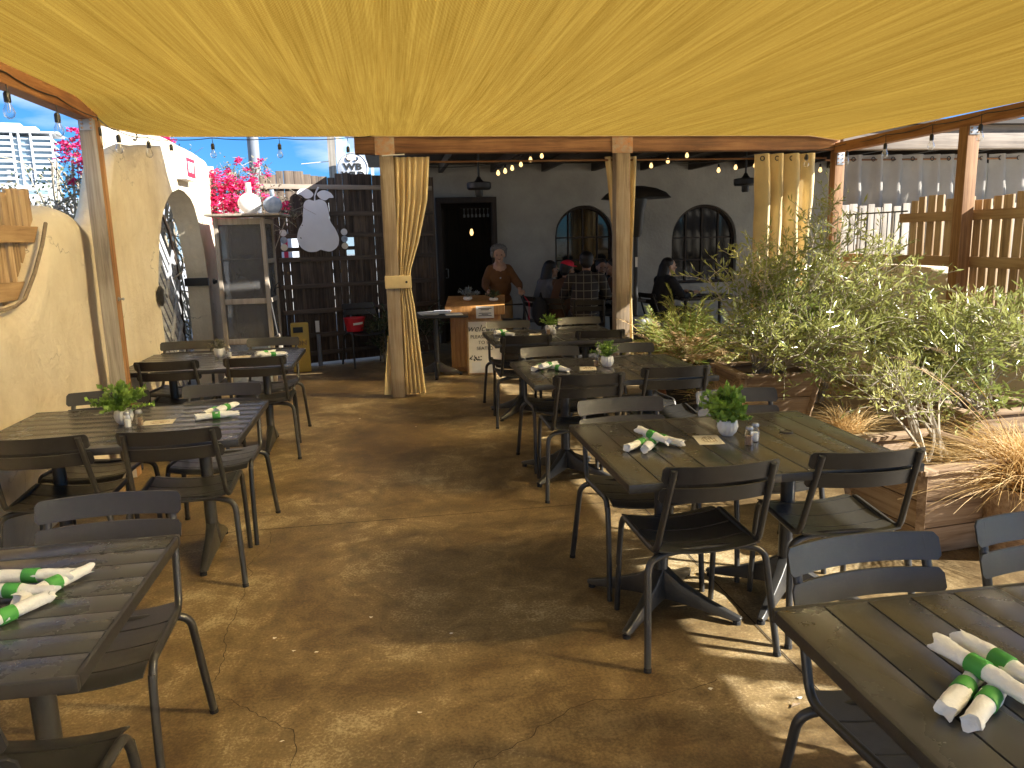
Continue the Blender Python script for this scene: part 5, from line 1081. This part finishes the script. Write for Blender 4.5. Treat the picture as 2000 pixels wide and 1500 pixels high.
def planter(loc, rz, s0, s1, h, label):
    t = thing('planter_box', label, 'planter', loc, rz)
    for k in range(4):
        a = k*PI/2; Rz = Matrix.Rotation(a, 3, 'Z')
        for j in range(3):
            za, zb_ = h*j/3+.003, h*(j+1)/3-.003; wa = s0+(s1-s0)*za/h; wb = s0+(s1-s0)*zb_/h
            mb = MB(); vs = [Vector(q) for q in ((-wa/2, -wa/2, za), (wa/2, -wa/2, za), (wa/2, -wa/2+.03, za), (-wa/2, -wa/2+.03, za), (-wb/2, -wb/2, zb_), (wb/2, -wb/2, zb_), (wb/2, -wb/2+.03, zb_), (-wb/2, -wb/2+.03, zb_))]
            mb.add(vs, [(3, 2, 1, 0), (4, 5, 6, 7), (0, 1, 5, 4), (1, 2, 6, 5), (2, 3, 7, 6), (3, 0, 4, 7)])
            o = mb.build('board', 'planter', t, bevel=.003); o.rotation_euler = (0, 0, a)
        mb = MB(); c0 = s0/2; c1 = s1/2; mb.tube([Rz @ Vector((c0-.005, -c0+.005, .0)), Rz @ Vector((c1-.005, -c1+.005, h))], .028, 4); mb.build('corner_post', 'planter', t)
        mb = MB(); mb.box((0, -s1/2+.02, h+.012), (s1+.06, .075, .025)); o = mb.build('cap_rail', 'planter', t, bevel=.003); o.rotation_euler = (0, 0, a); o.location.z = k*.0008
    mb = MB(); mb.box((0, 0, h-.07), (s1-.09, s1-.09, .02)); mb.build('soil', 'soil', t); return t
planter((2.72, 3.50, 0), R(6), .46, .62, .45, 'tapered wooden planter box just right of the near right chair')
planter((2.95, 5.75, 0), R(-3), .46, .62, .50, 'wooden planter box under the big narrow-leaved shrub, halfway back')
planter((3.85, 4.55, 0), R(4), .50, .60, .42, 'low wooden planter box near the right adobe wall')
twiggy('olive_shrub', 'big narrow-leaved green shrub spreading in front of the right wall', (2.95, 5.75, .45), [((2.95, 5.6, 1.12), (.66, .55, .44), 3), ((3.7, 5.5, 1.10), (.6, .6, .48), 3.4), ((2.75, 5.2, .85), (.38, .3, .3), 1.2), ((3.35, 5.7, 1.50), (.5, .4, .25), .35), ((3.1, 5.0, .75), (.6, .3, .3), 1.4), ((3.95, 5.1, .85), (.4, .4, .4), 1.4)], 102, .082, .0165, seed=21, lpt=11, twl=(.20, .46), droop=.18)
twiggy('olive_shrub', 'silvery sunlit shrub on the right, hanging over the low planter box', (3.85, 4.55, .38), [((3.85, 4.6, .90), (.55, .5, .36), 3), ((3.4, 4.5, .72), (.50, .35, .32), 2.6), ((4.1, 4.9, .95), (.35, .4, .25), 1), ((3.6, 4.2, .45), (.5, .3, .3), .4)], 70, .080, .0165, seed=22, lpt=11, droop=.2)
twiggy('olive_shrub', 'tall loose shrub by the right wall near us, shading the floor', (4.25, 1.1, .0), [((4.2, 1.1, 1.5), (.45, .7, .55), 1)], 18, .09, .022, seed=29, lpt=7, twl=(.2, .5), tw=5)
twiggy('olive_shrub', 'thin sprig of narrow leaves growing from the near planter box', (2.78, 3.55, .40), [((2.75, 3.75, .72), (.28, .2, .2), 1)], 12, .055, .013, seed=23, lpt=8)
twiggy('olive_shrub', 'tall sparse shrub tips rising before the iron bars of the fence', (3.9, 6.6, .02), [((3.75, 6.4, 1.75), (.30, .25, .30), 1), ((4.3, 6.2, 1.35), (.3, .3, .3), 1), ((3.3, 6.6, 1.35), (.35, .3, .3), 1.2)], 30, .07, .012, seed=24, lpt=9)
# ferny palm in a black pot
def pot(loc, r, h, m, label): t = thing('plant_pot', label, 'pot', loc); mb = MB(); mb.lathe([(0, 0), (r*.72, 0), (r*.96, h*.9), (r*1.04, h*.9), (r*1.04, h), (r*.94, h), (r*.9, h*.8), (0, h*.8)], (0, 0, 0), 30); mb.build('pot', m, t); mb = MB(); mb.lathe([(r*.9, h*.82), (0, h*.84)], (0, 0, 0), 24); mb.build('soil', 'soil', t)
pot((2.66, 6.70, 0), .22, .44, 'black', 'large black plastic pot behind the second right table'); pot((2.72, 7.5, 0), .22, .42, 'terracotta', 'brown clay pot by the foot of the middle post')
def fronds(name, label, base, n, L_, mt, seed, up=.9, leafl=.09, lw=.008, cat='plant', spread=1.0):
    global rnd
    old = rnd; rnd = random.Random(seed); r_ = rnd; t = thing(name, label, cat, base); fb = [MB(), MB()]; sb = MB()
    for i in range(n):
        a = r_.uniform(0, 2*PI); el = r_.uniform(.15, 1.2)*up; d = Vector((math.cos(a)*math.cos(el)*spread, math.sin(a)*math.cos(el)*spread, math.sin(el))); l_ = L_*r_.uniform(.55, 1.05)
        p1 = d*l_*.6+Vector((0, 0, l_*.18)); p2 = d*l_-Vector((0, 0, l_*r_.uniform(.05, .35))); dry = r_.random() < .42 and el < .8
        pts = [p1*2*u*(1-u)+p2*u*u for u in [k/10 for k in range(11)]]; sb.tube(pts, [.003-.0002*k for k in range(11)], 4)
        for k in range(26):
            u = .12+.88*k/25; p = p1*2*u*(1-u)+p2*u*u; tg = (p1*2*(1-2*u)+p2*2*u).normalized(); sd = tg.cross(Vector((0, 0, 1))).normalized()
            for s in (-1, 1): fb[1 if dry else 0].leaf(p, tg*.65+sd*s*r_.uniform(.6, 1)+Vector((0, 0, r_.uniform(-.2, .25))), leafl*(1-.55*abs(u-.45))*r_.uniform(.8, 1.1), lw, .15)
    fb[0].build('fronds', mt, t, 180); 
    if fb[1].v: fb[1].build('dry_fronds', 'dry', t, 180)
    sb.build('stems', 'dry', t); rnd = old
fronds('potted_palm', 'yellow-green feathery palm in the black pot, half dried', (2.66, 6.70, .40), 120, .80, 'palm', 31, up=1.15)
fronds('potted_palm', 'yellowing fern-like plant by the foot of the middle post', (2.72, 7.5, .36), 80, .62, 'palm', 32, leafl=.07, up=1.1)
fronds('potted_palm', 'sprawling half dry fern at the back, left of the big shrub', (3.30, 6.75, .05), 95, 1.05, 'palm', 33, leafl=.08, up=1.0)
def grass(label, base, n, L_, mt, seed, plumes=0):
    r_ = random.Random(seed); t = thing('ornamental_grass', label, 'grass clump', base); mb = MB()
    for i in range(n):
        a = r_.uniform(0, 2*PI); el = r_.uniform(.2, 1.45); l_ = L_*r_.uniform(.45, 1.0); d = Vector((math.cos(a)*math.cos(el), math.sin(a)*math.cos(el), math.sin(el))); b = Vector((r_.uniform(-.09, .09), r_.uniform(-.09, .09), 0))
        p1 = b+d*l_*.6; p2 = b+Vector((d.x*1.25, d.y*1.25, d.z*.55))*l_-Vector((0, 0, l_*.18*r_.random())); sd = d.cross(Vector((r_.uniform(-1, 1), r_.uniform(-1, 1), .4))).normalized(); vs = []
        for k in range(6): u = k/5; p = b*(1-u)**2+p1*2*u*(1-u)+p2*u*u; w_ = .0023*(1-.8*u); vs += [p+sd*w_, p-sd*w_]
        mb.add(vs, [(2*k, 2*k+2, 2*k+3, 2*k+1) for k in range(5)])
    mb.build('blades', mt, t, 180)
    for i in range(plumes):
        a = R(110+i*45); d = Vector((math.cos(a)*.45, math.sin(a)*.45, .9)); l_ = L_*(1.1+.15*i); p = [d*l_*k/6+Vector((-.02*k*k*.25, 0, -.004*k*k)) for k in range(7)]; mb = MB(); mb.tube(p, .0018, 4); pl = mb.build('stalk', 'straw', t)
        mb = MB(); e = p[-1]; dd = (p[-1]-p[-2]).normalized()
        for q in range(260): u = r_.random(); c = e+dd*u*.13+Vector((-.05*u*u, 0, -.03*u*u)); n_ = Vector((r_.uniform(-1, 1), r_.uniform(-1, 1), r_.uniform(-1, 1))).normalized(); mb.leaf(c, n_+dd*1.2, .016*math.sin(PI*min(.95, u+.1))+.004, .0014, 0)
        mb.build('plume', 'plume', pl, 180)
grass('golden dry grass clump spilling over the right edge of the near planter', (3.04, 3.22, .34), 1700, .66, 'straw', 41, 3)
grass('dry brown grass beside the farther planter box', (2.55, 5.45, .30), 420, .42, 'dry', 42)
grass('pale grass tuft at the foot of the right wall', (3.35, 5.2, .1), 300, .5, 'straw', 43)
pot((3.02, 3.20, 0), .20, .36, 'planter', 'rough wooden tub holding the golden grass')
# plants in the shade left of the door
pot((.44, 11.6, .56), .11, .26, 'white', 'white bucket pot on the stand left of the doorway')
fronds('potted_plant', 'dark spiky plant in the white bucket pot', (.44, 11.6, .78), 30, .22, 'leafdark', 51, leafl=.05)
mb = MB(); mb.lathe([(0, .52), (.16, .52), (.16, .55), (0, .55)], (0, 0, 0), 18); mb.tube([(0, 0, 0), (0, 0, .52)], .02, 8); mb.lathe([(.15, 0), (.13, .02), (0, .02)], (0, 0, 0), 18); tag(mb.build('plant_stand', 'black', None, loc=(.44, 11.6, 0)), 'black pedestal stand under the white bucket pot', 'plant stand')
twiggy('dark_bush', 'dark leafy bush left of the doorway behind the tied curtain', (.42, 11.2, 0), [((.42, 11.1, .45), (.3, .2, .25), 1)], 26, .05, .022, lm='leafdark', seed=52, cat='bush')
twiggy('dark_bush', 'dark bush against the plank fence between the red bucket and the post', (-.10, 10.45, 0), [((-.12, 10.4, .40), (.22, .15, .28), 1)], 22, .055, .024, lm='leafdark', seed=53, cat='bush')
mb = MB()
for x in (0, .07): mb.tube([(x, 0, 0), (x, 0, 1.15)], .014, 8)
for z in (.2, .5, .8, 1.0): mb.tube([(0, 0, z), (.07, 0, z)], .008, 6)
tag(mb.build('post_stand', 'black', None, loc=(.58, 11.75, 0)), 'slim black ladder-like stanchion left of the doorway', 'stanchion')

# ------------------------------------------------------------------ bougainvillea
def bougain(label, base, clusters, leaves, seed):
    global rnd
    old = rnd; rnd = random.Random(seed); r_ = rnd; t = thing('bougainvillea', label, 'bush', base); B0 = Vector(base); fl = MB(); lf = MB(); sb = MB()
    for c, rad, n in clusters:
        c = Vector(c)-B0
        for i in range(n):
            q = Vector((r_.gauss(0, .5), r_.gauss(0, .5), r_.gauss(0, .5)))*rad; p = c+q
            for k in range(3): fl.leaf(p, Vector((math.cos(k*2.1+i), math.sin(k*2.1+i), r_.uniform(-.4, .8))), r_.uniform(.028, .042), r_.uniform(.022, .032), .3)
    for c, rad, n in leaves:
        c = Vector(c)-B0
        m_ = c*.5+Vector((0, 0, .12)); sb.tube([m_*2*u*(1-u)+c*u*u for u in [k/6 for k in range(7)]], [.010-.001*k for k in range(7)], 5)
        for i in range(n):
            q = Vector((r_.gauss(0, .5)*rad[0], r_.gauss(0, .5)*rad[1], r_.gauss(0, .5)*rad[2])); p = c+q; lf.leaf(p, (r_.uniform(-1, 1), r_.uniform(-1, 1), r_.uniform(-1, 1)), r_.uniform(.03, .05), .02, .25)
            if i % 5 == 0: sb.tube([p, p+Vector((r_.uniform(-1, 1), r_.uniform(-1, 1), r_.uniform(-1, .6)))*.16], .0022, 4)
    fl.build('flowers', 'flower', t, 180); lf.build('leaves', 'leafgrey', t, 180); sb.build('stems', 'palebark', t, 60); rnd = old; return t
Yb = 9.98
cl = [((-1.93, Yb, 2.36), .11, 70), ((-1.80, Yb, 2.30), .10, 60), ((-2.0, Yb, 2.20), .12, 90), ((-1.92, Yb, 2.08), .13, 110), ((-1.66, Yb, 2.27), .11, 80), ((-1.60, Yb, 2.34), .08, 40), ((-1.98, Yb, 1.90), .12, 90), ((-1.86, Yb, 1.84), .10, 60), ((-1.74, Yb-.1, 2.12), .08, 36), ((-1.68, Yb-.1, 1.95), .06, 20), ((-1.42, Yb, 2.14), .08, 36), ((-1.22, Yb-.05, 2.05), .06, 20),
      ((-1.74, Yb, 2.60), .05, 16), ((-1.50, Yb, 2.58), .05, 12), ((-1.86, Yb, 2.48), .04, 8), ((-1.40, Yb, 2.44), .04, 8), ((-2.05, Yb, 2.44), .05, 12), ((-1.62, Yb, 2.50), .04, 7)]
lv = [((-1.85, Yb+.1, 2.2), (.30, .12, .30), 420), ((-1.55, Yb+.1, 2.1), (.25, .12, .25), 260), ((-1.75, Yb+.1, 2.5), (.28, .12, .15), 110), ((-1.5, Yb+.1, 2.52), (.15, .1, .14), 50), ((-1.9, Yb+.1, 1.9), (.2, .1, .2), 160), ((-1.2, Yb+.1, 2.0), (.15, .1, .22), 90), ((-1.6, Yb+.1, 1.8), (.3, .1, .12), 120)]
bougain('magenta bougainvillea in bloom behind the cabinet and vases', (-2.0, 10.0, 0), cl, lv, 61)
cl2 = [((-2.42, 8.7, 2.74), .07, 30), ((-2.42, 9.0, 2.76), .09, 50), ((-2.40, 9.35, 2.74), .10, 50), ((-2.42, 9.6, 2.78), .07, 30)]; lv2 = [((-2.44, 8.6, 2.70), (.1, .3, .06), 120), ((-2.44, 9.5, 2.68), (.12, .5, .10), 260), ((-2.42, 10.0, 2.62), (.14, .4, .10), 200)]
bougain('bougainvillea trailing along the top of the tall wall behind the exit sign', (-2.75, 9.3, 0), cl2, lv2, 62)
cl3 = [((-2.66, 7.6, 2.60), .06, 22), ((-2.78, 7.6, 2.50), .07, 30), ((-2.68, 7.6, 2.50), .06, 20), ((-2.68, 7.6, 2.38), .07, 22), ((-2.66, 7.6, 2.28), .05, 12), ((-2.80, 7.6, 2.40), .05, 8), ((-2.76, 7.6, 2.20), .05, 10)]; lv3 = [((-2.70, 7.6, 2.45), (.08, .08, .16), 60), ((-2.76, 7.6, 2.2), (.12, .1, .15), 90), ((-2.80, 7.6, 2.0), (.12, .12, .10), 110)]
bougain('small bougainvillea with dark red blooms behind the left post', (-2.72, 7.7, 0), cl3, lv3, 63)
# tangle of bare vines behind the gate
t = thing('bare_vines', 'tangle of bare grey vine stems behind the lattice gate', 'vine', (-3.1, 8.9, 0)); mb = MB(); r_ = random.Random(71)
for i in range(620):
    a = Vector((r_.uniform(-.3, .55), r_.uniform(-.7, 2.3), r_.uniform(.1, 2.3))); b = a+Vector((r_.uniform(-.3, .3), r_.uniform(-.8, .8), r_.uniform(-1.0, 1.0))); b.z = max(.05, min(2.45, b.z)); m_ = a.lerp(b, .5)+Vector((r_.uniform(-.1, .1), r_.uniform(-.2, .2), r_.uniform(-.2, .2)))
    mb.tube([a*(1-u)**2+m_*2*u*(1-u)+b*u*u for u in [k/6 for k in range(7)]], r_.uniform(.004, .014), 5)
mb.build('stems', 'palebark', t, 60); lf = MB(); rnd2 = rnd
for i in range(3800): lf.leaf((r_.uniform(-.5, .5), r_.uniform(-.7, 2.5), r_.uniform(.1, 2.4)), (r_.uniform(-1, 1), r_.uniform(-1, 1), r_.uniform(-1, 1)), .05, .025)
lf.build('leaves', 'leafdark', t, 180)

# ------------------------------------------------------------------ outside, beyond the walls
def tree(label, base, h, crown, n, mt='leafgrey', seed=1, ls=.10):
    global rnd
    old = rnd; rnd = random.Random(seed); r_ = rnd; t = thing('tree', label, 'tree', base); mb = MB(); mb.tube([(0, 0, 0), (.05, .02, h*.4), (0, 0, h*.7)], [.14, .10, .05], 8)
    fb = MB()
    for (c, rad, w_) in crown:
        for k in range(max(3, int(16*w_))):
            q = Vector((r_.gauss(0, .45)*rad[0], r_.gauss(0, .45)*rad[1], r_.gauss(0, .45)*rad[2])); e = Vector(c)+q; mb.tube([Vector((0, 0, h*.5)), Vector((0, 0, h*.6)).lerp(e, .5), e], [.04, .022, .008], 5)
            cr = r_.uniform(.18, .34)*max(rad)
            for i in range(int(n*w_/max(3, int(16*w_)))): p = e+Vector((r_.gauss(0, .5), r_.gauss(0, .5), r_.gauss(0, .5)))*cr; fb.leaf(p, (r_.uniform(-1, 1), r_.uniform(-1, 1), r_.uniform(-1, 1)), ls*r_.uniform(.6, 1.2), ls*.5, .2)
    mb.build('trunk', 'bark', t, 60); fb.build('crown', mt, t, 180); rnd = old
tree('dusty grey-green tree behind the left pickets, nearer the left edge', (-6.2, 11.5, -.06), 2.6, [((0, 0, 2.15), (.9, .7, .45), 1), ((.7, .2, 1.9), (.6, .5, .4), .7)], 2600, seed=81, ls=.09)
tree('dusty tree between the far tower and the left post', (-4.9, 11.6, -.06), 2.4, [((0, 0, 2.1), (.7, .6, .35), 1), ((-.6, .1, 1.8), (.6, .5, .35), .6)], 2000, seed=82, ls=.08)
tree('distant green tree seen through the gap in the plank fence', (-6.5, 40, -.06), 4, [((0, 0, 3.4), (3.0, 1.2, .9), 1)], 1800, mt='leafdark', seed=83, ls=.3)
t = thing('awning_frame', 'pale metal awning frame beyond the left pickets', 'frame', (-4.3, 8.6, 0))
for nm, a, b, r__ in (('bar', (-1.9, 0, 2.12), (.9, .3, 1.82), .022), ('bar', (-1.9, 0, 2.06), (.75, .25, 1.70), .016), ('bar', (-1.2, .1, 2.02), (.3, .3, 1.2), .018), ('post', (-1.5, 0, 0), (-1.5, 0, 2.07), .03)):
    mb = MB(); mb.tube([a, b], r__, 8); mb.build(nm, 'white', t)
mb = MB(); mb.add([(-.9, .16, 1.98), (.5, .30, 1.86), (.75, .36, 1.70), (-.1, .28, 1.66)], [(0, 1, 2, 3)]); mb.prism([(-.6, 1.72), (.7, 1.72), (.6, 1.76), (-.6, 1.98)], .2, .215, XZ); mb.build('panel', 'signwhite', t)
# high-rise tower far away
t = thing('apartment_tower', 'white balconied high-rise tower far away on the left', 'building', (-192, 470, 0), R(14))
mb = MB(); mb.box((0, 0, 30), (27, 20, 62)); mb.build('core', 'towerglass', t)
mb = MB()
for i in range(20): z = 3+i*3.0; mb.box((0, 0, z), (29.5, 22.5, .45))
mb.build('floor_slabs', 'towerwhite', t)
mb = MB()
for i in range(20):
    z = 3+i*3.0
    for x0, w_ in ((-9.2, 9.0), (9.8, 9.2)):
        mb = MB(); mb.box((0, -.6, .65), (w_, .25, 1.1)); mb.box((0, 0, .0), (w_+.4, 2.0, .35)); mb.build('balcony', 'towerwhite', t, loc=(x0, -11.0, z))
    for y0 in (-6, 5): mb = MB(); mb.box((0, 0, 0), (1.6, 5, 1.2)); mb.build('balcony', 'towerwhite', t, loc=(-15.2, y0, z+.6))
mb = MB()
for x in (-14.2, -4.2, -.9, 4.6, 14.2): mb.box((x, -11.2, 31.5), (.9, 1.6, 63))
for x in (-14.6,): 
    for y in (-9, -1, 9): mb.box((x, y, 31.5), (1.0, 1.4, 63))
mb.build('columns', 'towerwhite', t)
mb = MB(); mb.box((-14.3, -5, 22), (1.2, 3, 44)); mb.box((-7.5, -10.5, 22), (1.8, 1.2, 44)); mb.box((2.9, -10.6, 24), (1.4, 1.2, 46)); mb.build('dark_shafts', 'towergrey', t)
mb = MB(); mb.box((1, 0, 63.4), (34, 25, .8)); mb.box((-2, 0, 65.3), (18, 12, 3.2)); mb.box((-5, 0, 67.6), (9, 9, 2.2)); mb.build('roof', 'towerwhite', t)
t = thing('low_building', 'low white building at the foot of the far tower', 'building', (-205, 440, 0), R(10)); mb = MB(); mb.box((0, 0, 17), (70, 14, 34)); mb.build('wall', 'towerwhite', t)
for i in range(6): mb = MB(); mb.box((0, 0, 0), (66, .3, 2.0)); mb.build('window_band', 'towerglass', t, loc=(0, -7.1, 8+i*4.6))
# pole, billboard, round sign
mb = MB(); mb.tube([(0, 0, -.06), (0, 0, 7)], .095, 16); tag(mb.build('steel_pole', 'greymetal', None, loc=(-2.17, 14, 0)), 'thick grey steel pole rising behind the bougainvillea', 'pole')
t = thing('pole_sign', 'round white sign with bull horns and bold letters on a post frame behind the fence', 'sign', (-.62, 16, 3.03))
mb = MB(); mb.lathe([(0, 0), (.285, 0), (.30, .01), (.30, .05), (.285, .06), (0, .06)], (0, 0, 0), 48, M4=Matrix.Rotation(PI/2, 3, 'X')); mb.build('disc', 'signwhite', t)
mb = MB(); mb.tube([(.287*math.cos(q*PI/24), -.064, .287*math.sin(q*PI/24)) for q in range(49)], .006, 6); mb.build('ring', 'greymetal', t)
text('letters', 'WB', .17, 'ink', t, (0, -.066, .03), (PI/2, 0, 0), .003, sx=1.3, bold=.008); text('letters', 'WILD', .15, 'ink', t, (0, -.066, -.12), (PI/2, 0, 0), .003, sx=1.15, bold=.008)
mb = MB()
for s in (-1, 1): mb.tube([(s*.03, -.07, .15), (s*.08, -.07, .145), (s*.115, -.07, .175), (s*.11, -.07, .215), (s*.09, -.07, .24)], [.012, .012, .010, .007, .003], 8)
mb.build('horns', 'ink', t)
t = thing('sign_frame', 'tall post frame with a slanted blue and white banner behind the plank fence', 'frame', (-1.02, 16.2, 0))
mb = MB(); mb.box((0, 0, 2.3), (.14, .14, 4.6)); mb.build('post', 'greyplank', t); mb = MB(); mb.box((.13, 0, 2.3), (.06, .10, 4.6)); mb.build('post', 'cream', t); mb = MB(); mb.box((.78, 0, 2.6), (.05, .08, 3.2)); mb.build('post', 'cream', t)
mb = MB(); mb.tube([(.2, 0, 3.95), (.85, 0, 3.2)], .025, 6); mb.tube([(-.02, 0, 3.2), (-.6, 0, 3.15)], .008, 6); mb.tube([(.16, 0, 3.05), (.45, 0, 2.85)], .02, 6); mb.build('brace', 'cream', t)
mb = MB(); mb.prism([(.17, 3.05), (.36, 2.9), (.36, 3.5), (.17, 3.85)], 0, .02, XZ); M['bluebanner'] = mat('blue_banner', (.12, .45, .75), .5, 0, .3, 3, col2=(.75, .85, .9)); mb.build('banner', 'bluebanner', t)
t = thing('street_building', 'pale low building across the street behind the plank fence', 'building', (-5, 34, 0)); mb = MB(); mb.box((0, 0, 1.7), (26, 6, 3.5)); mb.build('wall', 'towerwhite', t)
for i in range(7): mb = MB(); mb.box((0, 0, 0), (2.2, .12, 1.3)); mb.build('window', 'towerglass', t, loc=(-11+i*3.6, -3.05, 1.8))
for i, (x, y, s, lab) in enumerate(((-1.76, 14.0, 1.64, 'narrow red sign panel seen through the fence gap left of the pear'), (-.90, 14.0, 1.64, 'narrow red sign panel seen through the fence gap right of the pear'))):
    t = thing('street_sign', lab, 'sign', (x, y, 0)); mb = MB(); mb.box((0, 0, s/2-.1), (.05, .05, s)); mb.build('post', 'white', t); mb = MB(); mb.box((-.05, -.03, s), (.30, .02, .75)); mb.build('panel', 'signwhite', t); mb = MB(); mb.box((.0, -.045, s), (.07, .01, .72)); mb.build('stripe', 'exitred', t)
# neighbouring bright wall beyond the right fence
